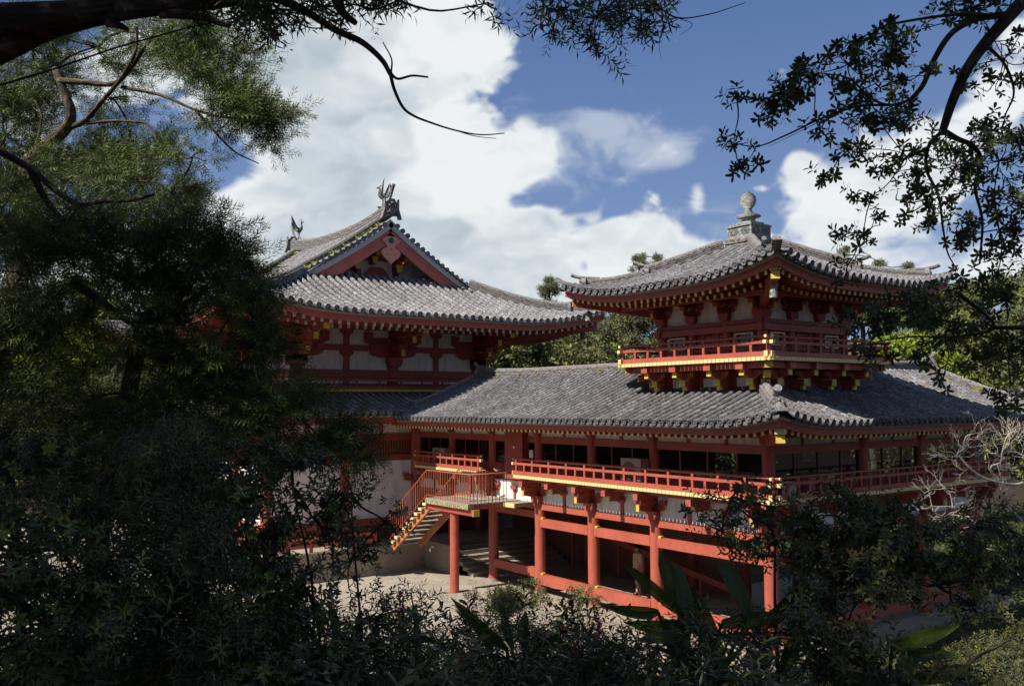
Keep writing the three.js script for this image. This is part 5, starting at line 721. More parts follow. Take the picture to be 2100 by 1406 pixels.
// blobs: [px, py, depth, rx, ry, rdepth (m), sprigs, clumps]; rx and ry in photograph pixels at that depth
function plant(o) {
  const { name, label, category, group, seed, base, trunk, r0 = 0.1, blobs, sprig, leaf, size = 1, vary = 0.3, bark = M.bark, hues = [[1, 1, 1]], spread = 0.55, up = 0.25, limbs = [], limbMat = bark, subs = 1, world = false, hub, limbR = r0 * 0.3, dens = 1 } = o;
  rnd = mulberry(seed); const t = thing(name, label, category, group), br = new GB(), list = [], center = [];
  const tp = trunk || (base ? [base, ...(hub ? limbPts(base, hub, 0.06, 5).slice(1) : [])] : null);
  if (tp && tp.length > 1) part(t, 'trunk', new GB().tube(tp, taper(tp.length, r0, r0 * 0.55), 10), bark);
  const top = tp ? tp[tp.length - 1] : null;
  limbs.forEach(([pts, ra, rb]) => { const c = new THREE.CatmullRomCurve3(pts).getPoints(pts.length * 5); part(t, 'limb', new GB().tube(c, taper(c.length, ra, rb), 9), limbMat); });
  for (const b of blobs) {
    const [px, py, dp, rx, ry, rd, n, k = 8] = b, c = world ? V3(px, py, dp) : at(px, py, dp), sx = world ? rx : rx * dp / FOCAL, sy = world ? ry : ry * dp / FOCAL; center.push(c);
    const X = world ? V3(1, 0, 0) : RGT, Y = world ? V3(0, 1, 0) : UPV, Z = world ? V3(0, 0, 1) : FWD, put = (v) => c.clone().addScaledVector(X, v.x * sx).addScaledVector(Y, v.y * sy).addScaledVector(Z, v.z * rd);
    // a limb from the trunk or the nearest earlier blob
    if (top) { let from = top, best = top.distanceTo(c) * 0.9; for (const q of center.slice(0, -1)) { const dd = q.distanceTo(c); if (dd < best) { best = dd; from = q; } } if (tp) for (const q of tp) if (q.distanceTo(c) < best && q.y < c.y + 0.3) { best = q.distanceTo(c); from = q; } const L = limbPts(from, c, 0.1); br.tube(L, taper(L.length, limbR, limbR * 0.5), 7, false); }
    for (let i = 0; i < k; i++) {
      const cc = put(rdir().multiplyScalar(0.25 + 0.6 * Math.cbrt(rnd()))), L = limbPts(c, cc, 0.15, 5); br.tube(L, taper(L.length, limbR * 0.4 + 0.003, 0.0035), 5, false);
      const cs = spread * Math.pow(k, -1 / 3) * 1.5, m = Math.max(1, Math.round(n * dens / k));
      for (let j = 0; j < m; j++) {
        const v = rdir().multiplyScalar(Math.pow(rnd(), 0.5) * cs), p = cc.clone().addScaledVector(X, v.x * sx).addScaledVector(Y, v.y * sy).addScaledVector(Z, v.z * rd);
        const d = p.clone().sub(cc).normalize().multiplyScalar(0.8).add(rdir().multiplyScalar(0.75)).addScaledVector(p.clone().sub(c).normalize(), 0.5); d.y += up; list.push([p, d, size * rr(0.7, 1.3), hues[Math.floor(rnd() * hues.length)]]);
        if (subs && j % 3 === 0) { const q = limbPts(cc, p, 0.15, 3); br.tube(q, taper(q.length, 0.006, 0.0025), 4, false); }
      }
    }
  }
  if (br.i.length) stuff(part(t, 'branches', br, bark)); if (list.length) instances(t, 'crown', sprig, leaf, list, vary);
  return t;
}
const gy = (x, z) => V3(x, groundY(x, z), z);

// ---------------------------------------------------------------- trees on the left
plant({ name: 'feathery_tree', label: 'tall feathery green tree with pale crooked limbs against the sky', category: 'tree', seed: 401, dens: 0.7, limbR: 0.03, spread: 0.5, base: gy(-17.6, -1.5), hub: at(60, 330, 15.5), r0: 0.3, sprig: SPRIG.needle, leaf: LEAF.needle, size: 1.0, vary: 0.35, bark: M.barkPale, hues: [[1, 1, 1], [1.25, 1.35, 0.7], [0.75, 0.82, 0.8], [0.9, 1.0, 0.85]], up: 0.15,
  limbs: [[[at(60, 330, 15.5), at(105, 290, 15.5), at(135, 262, 15.4), at(145, 235, 15.3), at(128, 180, 15.3), at(112, 140, 15.4)], 0.13, 0.06], [[at(122, 165, 15.3), at(170, 168, 15.1), at(235, 170, 15), at(275, 130, 14.9), at(300, 90, 14.8), at(325, 55, 14.7)], 0.06, 0.02], [[at(138, 262, 15.4), at(172, 248, 15.2), at(210, 205, 15), at(248, 160, 14.9), at(277, 105, 14.8), at(280, 55, 14.8)], 0.055, 0.02], [[at(250, 178, 15), at(330, 195, 14.7), at(400, 225, 14.4), at(455, 240, 14.2), at(520, 250, 14)], 0.035, 0.01], [[at(175, 252, 15.2), at(250, 248, 15), at(305, 256, 14.8), at(322, 290, 14.7), at(345, 320, 14.6)], 0.032, 0.01], [[at(400, 225, 14.4), at(440, 270, 14.2), at(480, 310, 14.1), at(530, 335, 14)], 0.03, 0.008]],
  blobs: [[40, 130, 16.8, 120, 110, 1.2, 1000, 14], [200, 95, 16.4, 130, 60, 1.0, 520, 12], [330, 75, 15, 130, 60, 1.2, 620, 10], [430, 120, 14.6, 85, 60, 1.0, 520, 9], [470, 175, 14.3, 70, 45, 0.9, 380, 8], [540, 215, 14, 55, 32, 0.7, 300, 6], [545, 265, 14, 45, 36, 0.7, 220, 6], [480, 240, 14.2, 75, 50, 0.8, 200, 8], [10, 280, 16.6, 90, 100, 1.2, 700, 12], [190, 350, 16.3, 130, 70, 1.4, 1000, 14], [300, 370, 15, 95, 65, 1.2, 620, 9], [350, 400, 14.8, 50, 35, 0.8, 220, 5], [80, 420, 16, 170, 100, 1.6, 1100, 14], [265, 290, 16.2, 90, 44, 0.8, 220, 7], [230, 200, 16.4, 100, 45, 0.8, 120, 7], [-60, 250, 16, 120, 200, 2, 700, 10], [395, 320, 14.5, 40, 30, 0.6, 60, 4]] });
plant({ name: 'feathery_tree', label: 'dark drooping feathery tree in front of the left side of the hall', category: 'tree', seed: 402, dens: 0.75, limbR: 0.022, spread: 0.5, base: gy(-16.6, 2.2), hub: at(300, 640, 11.2), r0: 0.17, sprig: SPRIG.needle, leaf: LEAF.needle, size: 0.95, vary: 0.4, up: -0.05, hues: [[1, 1, 1], [1.2, 1.15, 0.8], [0.7, 0.75, 0.8]],
  limbs: [[[at(-20, 300, 11), at(60, 345, 11), at(120, 395, 11), at(165, 420, 10.9), at(210, 412, 10.8), at(270, 410, 10.7), at(315, 398, 10.6)], 0.05, 0.02], [[at(60, 345, 11), at(100, 420, 11), at(160, 480, 11), at(230, 510, 10.9), at(280, 520, 10.8)], 0.05, 0.012], [[at(150, 580, 11), at(210, 620, 10.9), at(265, 660, 10.8), at(345, 690, 10.6), at(380, 713, 10.5), at(440, 700, 10.4)], 0.06, 0.012], [[at(300, 660, 10.7), at(345, 645, 10.6), at(395, 610, 10.5), at(440, 585, 10.4), at(480, 575, 10.3)], 0.035, 0.008], [[at(345, 690, 10.6), at(360, 650, 10.5), at(420, 590, 10.4), at(440, 560, 10.3), at(470, 520, 10.2)], 0.03, 0.007], [[at(440, 700, 10.4), at(470, 650, 10.3), at(495, 600, 10.2)], 0.016, 0.005], [[at(465, 685, 10.4), at(500, 672, 10.3), at(530, 650, 10.2), at(560, 610, 10.1)], 0.014, 0.004]],
  blobs: [[415, 485, 11, 75, 46, 0.8, 420, 8], [360, 545, 11.2, 110, 70, 0.9, 620, 9], [475, 555, 10.8, 58, 50, 0.7, 300, 7], [512, 640, 10.6, 46, 56, 0.6, 300, 7], [545, 700, 10.5, 30, 36, 0.5, 150, 4], [220, 520, 11.4, 150, 90, 1.0, 800, 11], [60, 560, 11.4, 130, 120, 1.1, 900, 11], [120, 680, 11.2, 110, 80, 1.0, 420, 8], [330, 700, 11, 120, 80, 0.9, 560, 9], [470, 770, 10.7, 95, 60, 0.7, 420, 8], [560, 830, 10.4, 85, 48, 0.6, 360, 7], [650, 890, 10.2, 75, 36, 0.6, 300, 6], [720, 930, 10.1, 45, 22, 0.5, 110, 4], [440, 870, 10.6, 120, 60, 0.8, 520, 8], [300, 830, 10.9, 130, 70, 0.9, 560, 9], [120, 840, 11, 130, 100, 1.0, 700, 9], [0, 760, 11.2, 90, 140, 1.0, 600, 8], [0, 440, 11.4, 90, 90, 1.0, 420, 6]] });
// ---------------------------------------------------------------- tree overhead, its limb crossing the top of the view
plant({ name: 'overhead_tree', label: 'dark mossy limb with thin drooping twigs crossing the top left corner', category: 'tree', seed: 403, dens: 0.7, limbR: 0.008, trunk: [gy(-21.6, 9.2), V3(-21.5, 6.5, 9.0), V3(-21.2, 8.4, 8.9), at(-260, 190, 5.6)], r0: 0.24, sprig: SPRIG.willow, leaf: LEAF.spray, size: 0.8, vary: 0.3, up: -0.25,
  limbs: [[[at(-260, 190, 5.6), at(-120, 150, 5.4), at(0, 100, 5.2), at(70, 68, 5.2), at(150, 42, 5.1), at(260, 20, 5.0), at(400, 6, 5.0), at(520, -10, 5.0), at(640, -40, 5.0)], 0.105, 0.035], [[at(-140, 60, 5.2), at(-20, 40, 5.1), at(80, 32, 5.05), at(150, 25, 5.0), at(240, 8, 5)], 0.10, 0.06], [[at(500, -12, 5.0), at(570, -2, 5), at(625, 22, 5), at(690, 62, 4.95), at(745, 88, 4.9), at(785, 125, 4.9), at(800, 152, 4.9)], 0.03, 0.012], [[at(800, 150, 4.9), at(808, 182, 4.9), at(828, 222, 4.88), at(850, 238, 4.86), at(880, 250, 4.85), at(930, 266, 4.83), at(985, 276, 4.8), at(1035, 273, 4.8)], 0.011, 0.0025], [[at(798, 146, 4.9), at(814, 161, 4.9), at(845, 155, 4.88), at(878, 158, 4.86)], 0.009, 0.005], [[at(802, 148, 4.9), at(803, 122, 4.9), at(785, 86, 4.9)], 0.006, 0.003], [[at(930, 266, 4.83), at(975, 279, 4.8), at(1018, 284, 4.8)], 0.003, 0.0015], [[at(540, 6, 5), at(590, 62, 4.98)], 0.012, 0.006], [[at(560, 8, 5), at(630, 55, 5), at(680, 60, 5), at(697, 82, 5)], 0.006, 0.002], [[at(690, -8, 5), at(700, 22, 5), at(730, 48, 5)], 0.04, 0.015], [[at(330, 25, 5), at(400, 32, 4.95), at(470, 52, 4.9)], 0.035, 0.015], [[at(220, 45, 5), at(245, 52, 5), at(262, 60, 5)], 0.03, 0.012]],
  blobs: [[540, 25, 5, 55, 28, 0.3, 60, 6], [490, 10, 5.1, 50, 20, 0.3, 40, 5], [660, 12, 5, 55, 20, 0.3, 45, 5], [745, 15, 5, 35, 20, 0.25, 26, 4], [820, 2, 5, 30, 10, 0.2, 10, 3], [1000, 6, 5, 28, 12, 0.2, 9, 3], [600, -10, 5.2, 160, 18, 0.4, 70, 8], [30, 25, 5.6, 60, 30, 0.4, 40, 5], [350, -12, 5.3, 140, 20, 0.4, 60, 6]] });
plant({ name: 'overhanging_spray', label: 'dark hanging spray of narrow leaves at the top centre', category: 'branch', seed: 404, dens: 0.36, limbR: 0.004, trunk: [V3(-19.4, 14.6, 7.2), V3(-17.2, 12.3, 8.2), at(1300, -260, 5.4), at(1310, -60, 5.2)], r0: 0.035, sprig: SPRIG.willow, leaf: LEAF.spray, size: 0.72, vary: 0.3, up: -0.15,
  limbs: [[[at(1310, -60, 5.2), at(1340, 0, 5.2), at(1385, 35, 5.2), at(1450, 30, 5.2), at(1530, 5, 5.2)], 0.008, 0.002], [[at(1355, 12, 5.2), at(1360, 50, 5.2), at(1352, 90, 5.2), at(1356, 122, 5.2)], 0.003, 0.001], [[at(1385, 35, 5.2), at(1420, 50, 5.2), at(1395, 72, 5.2)], 0.003, 0.001], [[at(1310, -60, 5.2), at(1250, 0, 5.2), at(1215, 50, 5.2), at(1218, 100, 5.2)], 0.006, 0.002]],
  blobs: [[1160, 18, 5.2, 52, 28, 0.25, 75, 7], [1225, 35, 5.2, 60, 32, 0.25, 100, 8], [1222, 92, 5.2, 18, 20, 0.12, 16, 3], [1130, 62, 5.2, 26, 16, 0.14, 14, 3], [1300, 12, 5.2, 62, 28, 0.25, 90, 8], [1340, 45, 5.2, 26, 22, 0.15, 22, 3], [1260, -40, 5.3, 110, 16, 0.3, 50, 6]] });
// ---------------------------------------------------------------- leathery-leaved tree on the right
plant({ name: 'leathery_tree', label: 'dark leathery leaved tree with crooked limbs hanging in from the right', category: 'tree', seed: 405, dens: 0.30, limbR: 0.007, spread: 0.75, trunk: [gy(-9.6, 15.4), V3(-9.7, 5.5, 15.2), V3(-9.6, 8.5, 14.6), at(2200, -90, 8.2)], r0: 0.2, sprig: SPRIG.rosette, leaf: LEAF.rosette, size: 0.82, vary: 0.35, up: 0.1, hues: [[1, 1, 1], [1.3, 1.25, 0.9], [0.7, 0.75, 0.8]],
  limbs: [[[at(2200, -90, 8.2), at(2120, -20, 8.1), at(2062, 42, 8), at(2020, 90, 8), at(1985, 140, 8), at(1955, 205, 8), at(1940, 250, 8), at(1932, 275, 8)], 0.072, 0.032], [[at(1935, 268, 8), at(1965, 285, 8), at(1995, 298, 8), at(2012, 325, 8), at(2000, 380, 8), at(2015, 450, 8), at(2010, 540, 8.1)], 0.03, 0.009], [[at(1934, 268, 8), at(1905, 300, 7.9), at(1900, 345, 7.9), at(1925, 400, 7.9), at(1935, 470, 7.9), at(1945, 520, 7.9), at(1965, 555, 7.9)], 0.02, 0.005], [[at(2062, 30, 8), at(2000, 40, 7.9), at(1955, 65, 7.9), at(1915, 125, 7.8), at(1893, 175, 7.8), at(1868, 205, 7.8)], 0.032, 0.02], [[at(1868, 205, 7.8), at(1830, 215, 7.8), at(1790, 203, 7.7), at(1740, 160, 7.7), at(1690, 150, 7.6)], 0.016, 0.005], [[at(1830, 215, 7.8), at(1760, 218, 7.7), at(1680, 245, 7.6), at(1610, 278, 7.5), at(1550, 300, 7.4), at(1500, 292, 7.4)], 0.013, 0.004], [[at(1552, 300, 7.4), at(1535, 330, 7.4), at(1522, 355, 7.4)], 0.004, 0.002], [[at(1690, 245, 7.6), at(1640, 270, 7.55), at(1578, 300, 7.5)], 0.004, 0.0015], [[at(2062, 36, 8), at(1990, 28, 7.8), at(1880, 40, 7.7), at(1800, 60, 7.6), at(1790, 75, 7.6)], 0.02, 0.006], [[at(2020, 90, 8), at(2060, 130, 8), at(2080, 190, 8), at(2060, 240, 8)], 0.018, 0.006], [[at(1965, 600, 8.2), at(2040, 670, 8.3), at(1960, 690, 8.2), at(1870, 690, 8), at(1800, 700, 7.9)], 0.018, 0.005], [[at(2200, 640, 8.4), at(2100, 670, 8.3), at(2040, 672, 8.3)], 0.03, 0.018]],
  blobs: [[1990, 15, 8, 95, 40, 0.6, 120, 10], [2060, 120, 8.2, 50, 70, 0.6, 120, 9], [1830, 95, 7.7, 62, 40, 0.45, 140, 11], [1770, 75, 7.6, 30, 24, 0.3, 22, 4], [1740, 130, 7.6, 50, 38, 0.4, 70, 6], [1655, 155, 7.6, 55, 28, 0.35, 55, 6], [1600, 190, 7.5, 55, 36, 0.35, 130, 10], [1512, 203, 7.4, 26, 20, 0.2, 20, 3], [1565, 235, 7.5, 34, 20, 0.25, 24, 4], [1760, 185, 7.7, 70, 34, 0.4, 85, 7], [1860, 165, 7.8, 60, 40, 0.4, 60, 6], [1810, 250, 7.7, 95, 40, 0.45, 170, 12], [1680, 265, 7.6, 30, 22, 0.25, 20, 4], [1505, 300, 7.4, 34, 20, 0.22, 24, 4], [1525, 345, 7.4, 26, 26, 0.2, 24, 4], [1745, 305, 7.7, 50, 28, 0.3, 45, 5], [1860, 320, 7.8, 100, 50, 0.5, 190, 13], [1960, 340, 7.9, 60, 60, 0.5, 110, 9], [1690, 362, 7.6, 28, 18, 0.2, 16, 3], [1900, 410, 7.9, 80, 44, 0.45, 130, 10], [1790, 400, 7.8, 45, 24, 0.3, 30, 4], [2050, 330, 8.2, 70, 90, 0.7, 330, 16], [2050, 470, 8.2, 75, 80, 0.7, 360, 16], [1985, 470, 8, 50, 46, 0.5, 60, 7], [1770, 480, 7.8, 55, 34, 0.35, 60, 6], [1740, 540, 7.7, 24, 24, 0.2, 20, 3], [1725, 580, 7.7, 14, 14, 0.15, 8, 2], [2060, 600, 8.3, 70, 70, 0.6, 190, 9], [1975, 590, 8.1, 55, 36, 0.4, 60, 6], [1960, 660, 8.1, 80, 40, 0.5, 130, 8], [1860, 640, 8, 65, 40, 0.45, 105, 7], [1790, 660, 7.9, 55, 38, 0.4, 85, 7], [1810, 730, 7.9, 50, 26, 0.3, 40, 5], [2070, 730, 8.3, 60, 60, 0.5, 130, 7], [1935, 780, 8, 18, 20, 0.15, 10, 2], [1900, 725, 8, 40, 24, 0.3, 24, 4], [2000, 740, 8.2, 50, 30, 0.3, 34, 4], [2090, 820, 8.3, 40, 40, 0.4, 50, 4]] });
// ---------------------------------------------------------------- trees that shade the slope where the view is taken from, beside and above it
{
  const spots = [[-25, 5.5, 13.5, 4.6, 3.6, 'left beside the slope'], [-25.5, 10.5, 14.5, 5, 4, 'left of the viewpoint'], [-24, 17, 14.5, 4.8, 3.6, 'behind the viewpoint'], [-17.2, 17.5, 15.8, 4.4, 3, 'over the viewpoint'], [-14.5, 14.2, 15.2, 4.0, 2.6, 'over the right hand bushes'], [-20.5, 6.5, 15.4, 3.6, 2.6, 'over the left hand bushes'], [-17, 11, 15.8, 3.8, 2.6, 'above the path']];
  spots.forEach(([x, z, y, r, h, w], i) => plant({ name: 'shade_tree', label: 'broad shade tree outside the view, ' + w, category: 'tree', group: 'shade trees round the viewpoint', seed: 500 + i, base: i > 5 ? gy(-20.6, 18.6) : gy(x - (i > 2 ? 3.5 : 0), z + (i === 3 || i === 4 ? 5 : 0)), hub: i > 5 ? V3(-18.4, 13.6, 14.2) : V3(x - (i > 2 ? 0.8 : 0), y - h * 0.7, z + (i === 3 || i === 4 ? 0.8 : 0)), r0: 0.26, world: true, sprig: SPRIG.clump, leaf: LEAF.canopy, size: 1.0, vary: 0.3, subs: 0,
    blobs: [0, 1, 2, 3, 4, 5, 6].map((k) => { const a = k * 0.9 + i; return [x + (k ? Math.cos(a) * r * 0.6 : 0), y + (k % 2 ? -0.5 : 0.6), z + (k ? Math.sin(a) * r * 0.6 : 0), r * 0.55, h * 0.55, r * 0.55, 240, 10]; }) }));
}
// ---------------------------------------------------------------- shrubs on the slope
const shrubs = [
  // x, z, label, blobs
  ['dark leafy bush in the bottom left corner', 601, [[60, 1120, 5, 170, 120, 0.8, 420, 12], [100, 1280, 4.6, 220, 150, 0.8, 620, 14], [20, 970, 5.4, 130, 90, 0.7, 300, 9]]],
  ['dark leafy bush below the feathery tree', 602, [[400, 930, 7.6, 110, 60, 0.6, 330, 9], [370, 1010, 7.2, 90, 60, 0.6, 260, 8], [270, 1010, 6, 140, 90, 0.8, 420, 11], [330, 1150, 5.6, 160, 110, 0.8, 480, 12], [310, 1310, 5.2, 190, 120, 0.8, 560, 12]]],
  ['tall dark bush in front of the hall stone base', 603, [[470, 960, 7, 110, 70, 0.7, 260, 9], [480, 1080, 6.6, 110, 90, 0.7, 220, 9], [450, 1240, 6.0, 130, 100, 0.7, 380, 10], [500, 1350, 5.6, 150, 80, 0.7, 420, 10]]],
  ['thin leggy bush before the white hall wall', 604, [[600, 960, 7.2, 60, 50, 0.5, 60, 5], [640, 1060, 7, 80, 70, 0.6, 110, 7], [590, 1180, 6.6, 90, 80, 0.6, 150, 8], [640, 1330, 6, 110, 90, 0.6, 260, 9]]],
  ['twiggy bush with few leaves beside the staircase', 605, [[720, 1010, 7.4, 60, 60, 0.5, 60, 6], [790, 1070, 7.4, 45, 50, 0.4, 34, 5], [720, 1150, 7.2, 80, 70, 0.5, 100, 7], [770, 1270, 6.8, 90, 60, 0.5, 110, 7], [740, 1370, 6.2, 110, 60, 0.6, 200, 8]]],
  ['low dark bush at the bottom edge under the gravel', 606, [[900, 1380, 6.2, 110, 50, 0.5, 200, 8], [850, 1250, 7.2, 40, 40, 0.4, 20, 4]]],
  ['leafy bush hanging over the gallery rail corner', 607, [[1500, 1020, 7.4, 60, 36, 0.4, 60, 6], [1590, 1040, 7.4, 55, 40, 0.4, 85, 6], [1480, 1090, 7.2, 70, 40, 0.4, 80, 6], [1590, 1110, 7.6, 80, 50, 0.4, 190, 9]]],
  ['dense dark bush before the right hand columns', 608, [[1720, 1060, 7.6, 90, 46, 0.5, 190, 8], [1800, 1040, 7.6, 60, 30, 0.4, 60, 5], [1760, 1130, 7.2, 120, 60, 0.6, 360, 10], [1770, 1230, 6.8, 120, 60, 0.6, 330, 9], [1720, 1340, 6.2, 110, 70, 0.6, 300, 8]]],
  ['dark bush at the right edge of the view', 609, [[1960, 1110, 7.2, 110, 60, 0.6, 320, 9], [2080, 1090, 7.2, 70, 70, 0.5, 170, 7], [1920, 1200, 6.8, 110, 50, 0.5, 230, 8], [2070, 1190, 6.6, 80, 60, 0.5, 200, 7], [2080, 1300, 5.8, 60, 40, 0.4, 40, 5], [1960, 1400, 5.4, 110, 16, 0.4, 60, 5]]],
  ['low dark bush in front of the broad leaved plant', 610, [[930, 1310, 8.5, 70, 50, 0.6, 110, 9], [1040, 1355, 8, 100, 40, 0.6, 190, 9], [1200, 1360, 7.6, 90, 40, 0.5, 170, 8], [1250, 1400, 5.8, 110, 24, 0.5, 120, 7], [1150, 1400, 6, 90, 24, 0.4, 100, 6]]],
  ['leafless looking twiggy bush in front of the broad leaves', 611, [[1350, 1330, 6.0, 70, 50, 0.4, 40, 8], [1500, 1300, 6.2, 90, 60, 0.4, 60, 9], [1650, 1310, 6.2, 80, 70, 0.4, 150, 9], [1450, 1395, 5.6, 140, 24, 0.4, 130, 8]]],
];
for (const [label, seed, blobs] of shrubs) { const c = at(blobs[blobs.length - 1][0], blobs[blobs.length - 1][1], blobs[blobs.length - 1][2] + 0.3); plant({ name: 'garden_bush', label, category: 'bush', group: 'bushes on the shaded slope', seed, base: gy(c.x, c.z), hub: c, r0: seed === 607 ? 0.018 : 0.04, dens: seed < 604 ? 1.25 : seed < 606 ? 0.75 : seed > 607 && seed < 611 ? 0.7 : 0.5, limbR: 0.012, spread: 0.6, blobs, sprig: [SPRIG.shrub, SPRIG.shrub, SPRIG.willow, SPRIG.shrub][seed % 4], leaf: LEAF.shrub, size: [0.9, 0.6, 0.75, 0.72][seed % 4], vary: 0.45, hues: [[1, 1, 1], [1.5, 1.5, 1.1], [0.7, 0.75, 0.8], [1.1, 0.9, 0.9], [2.2, 2.4, 1.2]].slice(0, seed % 2 ? 5 : 4), up: 0.45 }); }
// sunlit shrub by the paving
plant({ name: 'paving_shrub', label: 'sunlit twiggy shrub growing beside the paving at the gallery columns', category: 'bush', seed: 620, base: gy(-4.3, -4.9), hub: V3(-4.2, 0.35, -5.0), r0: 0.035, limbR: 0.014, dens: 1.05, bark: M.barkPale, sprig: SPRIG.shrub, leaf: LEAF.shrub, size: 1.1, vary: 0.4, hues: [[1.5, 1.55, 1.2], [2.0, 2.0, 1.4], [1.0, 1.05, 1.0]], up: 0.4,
  blobs: [[1010, 1235, 22, 60, 34, 0.5, 240, 10], [1080, 1225, 22, 60, 30, 0.5, 220, 10], [1060, 1280, 21.5, 90, 36, 0.6, 170, 12], [1150, 1290, 21.5, 60, 36, 0.5, 120, 10], [1190, 1230, 22, 40, 20, 0.4, 70, 6], [1120, 1330, 21, 70, 26, 0.5, 90, 9], [1000, 1300, 21.4, 50, 30, 0.5, 90, 8]] });
// ---------------------------------------------------------------- broad leaved gingers
function ginger(label, seed, base, leaves, m = LEAF.ginger) {
  rnd = mulberry(seed); const t = thing('broad_leaf_plant', label, 'plant', 'broad leaved plants on the slope'), st = new GB();
  for (const [px, py, d, qx, qy, d2, w] of leaves) {
    const a = at(px, py, d), b = at(qx, qy, d2), g = new GB(), L = a.distanceTo(b), dir = b.clone().sub(a).normalize(), face = CAM.clone().sub(a).normalize().multiplyScalar(0.8).add(rdir().multiplyScalar(0.45)), s = dir.clone().cross(face).normalize(), u = s.clone().cross(dir).normalize(), rows = [], n = 12;
    for (let k = 0; k <= n; k++) { const q = k / n, wd = w * Math.pow(Math.sin(Math.PI * Math.min(1, q * 0.93 + 0.07)), 0.62) * (q > 0.9 ? (1 - q) * 8 + 0.1 : 1), c = a.clone().addScaledVector(dir, L * q).addScaledVector(u, 0.10 * L * Math.sin(Math.PI * q) - 0.16 * L * q * q), row = []; for (let j = -2; j <= 2; j++) { const x = j / 2 * wd / 2, y = Math.abs(j) * wd * 0.07 + Math.sin(q * 22 + j) * wd * 0.012, p = c.clone().addScaledVector(s, x).addScaledVector(u, y), nn = u.clone().addScaledVector(s, -Math.sign(j) * 0.25).normalize(); row.push(g.v(p.x, p.y, p.z, nn.x, nn.y, nn.z, j / 4 + 0.5, q)); } rows.push(row); }
    for (let k = 0; k < n; k++) for (let j = 0; j < 4; j++) g.i.push(rows[k][j], rows[k][j + 1], rows[k + 1][j + 1], rows[k][j], rows[k + 1][j + 1], rows[k + 1][j]);
    const lf = part(t, 'leaf', g, m); part(lf, 'midrib', new GB().tube(Array.from({ length: 8 }, (_, k) => { const q = k / 8; return a.clone().addScaledVector(dir, L * q).addScaledVector(u, 0.10 * L * Math.sin(Math.PI * q) - 0.16 * L * q * q - 0.006); }), taper(8, 0.011, 0.003), 5), m);
    part(t, 'stem', new GB().tube(limbPts(base, a, 0.05, 6), taper(7, 0.02, 0.012), 6), m);
  }
  return t;
}
{ const c = at(1440, 1400, 6.6), b = gy(c.x, c.z); ginger('broad leaved plant with tall upright leaves in front of the gallery', 701, b, [[1435, 1300, 6.8, 1345, 1122, 7.1, 0.156], [1400, 1260, 6.6, 1283, 1158, 6.5, 0.090], [1400, 1330, 6.7, 1398, 1150, 6.9, 0.139], [1470, 1330, 6.8, 1400, 1190, 6.9, 0.164], [1540, 1270, 7, 1475, 1140, 7.2, 0.139], [1550, 1290, 6.9, 1650, 1205, 7.0, 0.131], [1480, 1280, 6.4, 1600, 1260, 6.3, 0.107], [1350, 1255, 6.4, 1255, 1250, 6.1, 0.090], [1400, 1280, 6.4, 1300, 1285, 6.0, 0.107], [1420, 1330, 6.3, 1320, 1300, 6.0, 0.123], [1430, 1400, 6.3, 1360, 1280, 6.5, 0.148], [1530, 1400, 6.4, 1590, 1300, 6.6, 0.139], [1600, 1380, 6.3, 1640, 1290, 6.4, 0.115], [1480, 1400, 6.2, 1440, 1290, 6.3, 0.164]]); }
{ const c = at(1070, 1400, 6.6), b = gy(c.x, c.z); ginger('broad leaved plant with arching dark leaves in front of the sunlit shrub', 702, b, [[1040, 1330, 6.8, 930, 1235, 6.6, 0.084], [1075, 1330, 6.8, 1075, 1250, 6.9, 0.084], [1050, 1330, 6.8, 1025, 1230, 7.0, 0.063], [1100, 1330, 6.6, 1150, 1300, 6.4, 0.056], [1240, 1370, 6.5, 1140, 1315, 6.4, 0.077], [1300, 1370, 6.5, 1245, 1305, 6.4, 0.056], [1010, 1345, 6.6, 960, 1260, 6.5, 0.056]]); }
{ const c = at(1830, 1400, 6), b = gy(c.x, c.z); ginger('broad leaved plant with arching leaves before the sunlit lawn', 703, b, [[1830, 1330, 6, 1960, 1285, 5.7, 0.1], [1840, 1360, 6, 1960, 1335, 5.7, 0.1], [1850, 1400, 5.8, 1880, 1310, 6, 0.12], [1870, 1390, 5.8, 1990, 1370, 5.6, 0.1]]); }
{ const c = at(660, 1400, 6.6), b = gy(c.x, c.z); ginger('broad leaved plant with upright leaves before the gravel court', 704, b, [[655, 1300, 6.8, 638, 1210, 6.8, 0.08], [690, 1310, 6.8, 678, 1240, 6.8, 0.08], [740, 1310, 6.8, 735, 1255, 6.8, 0.07], [620, 1310, 6.8, 590, 1265, 6.7, 0.07], [820, 1315, 6.8, 900, 1310, 6.6, 0.06]]); }
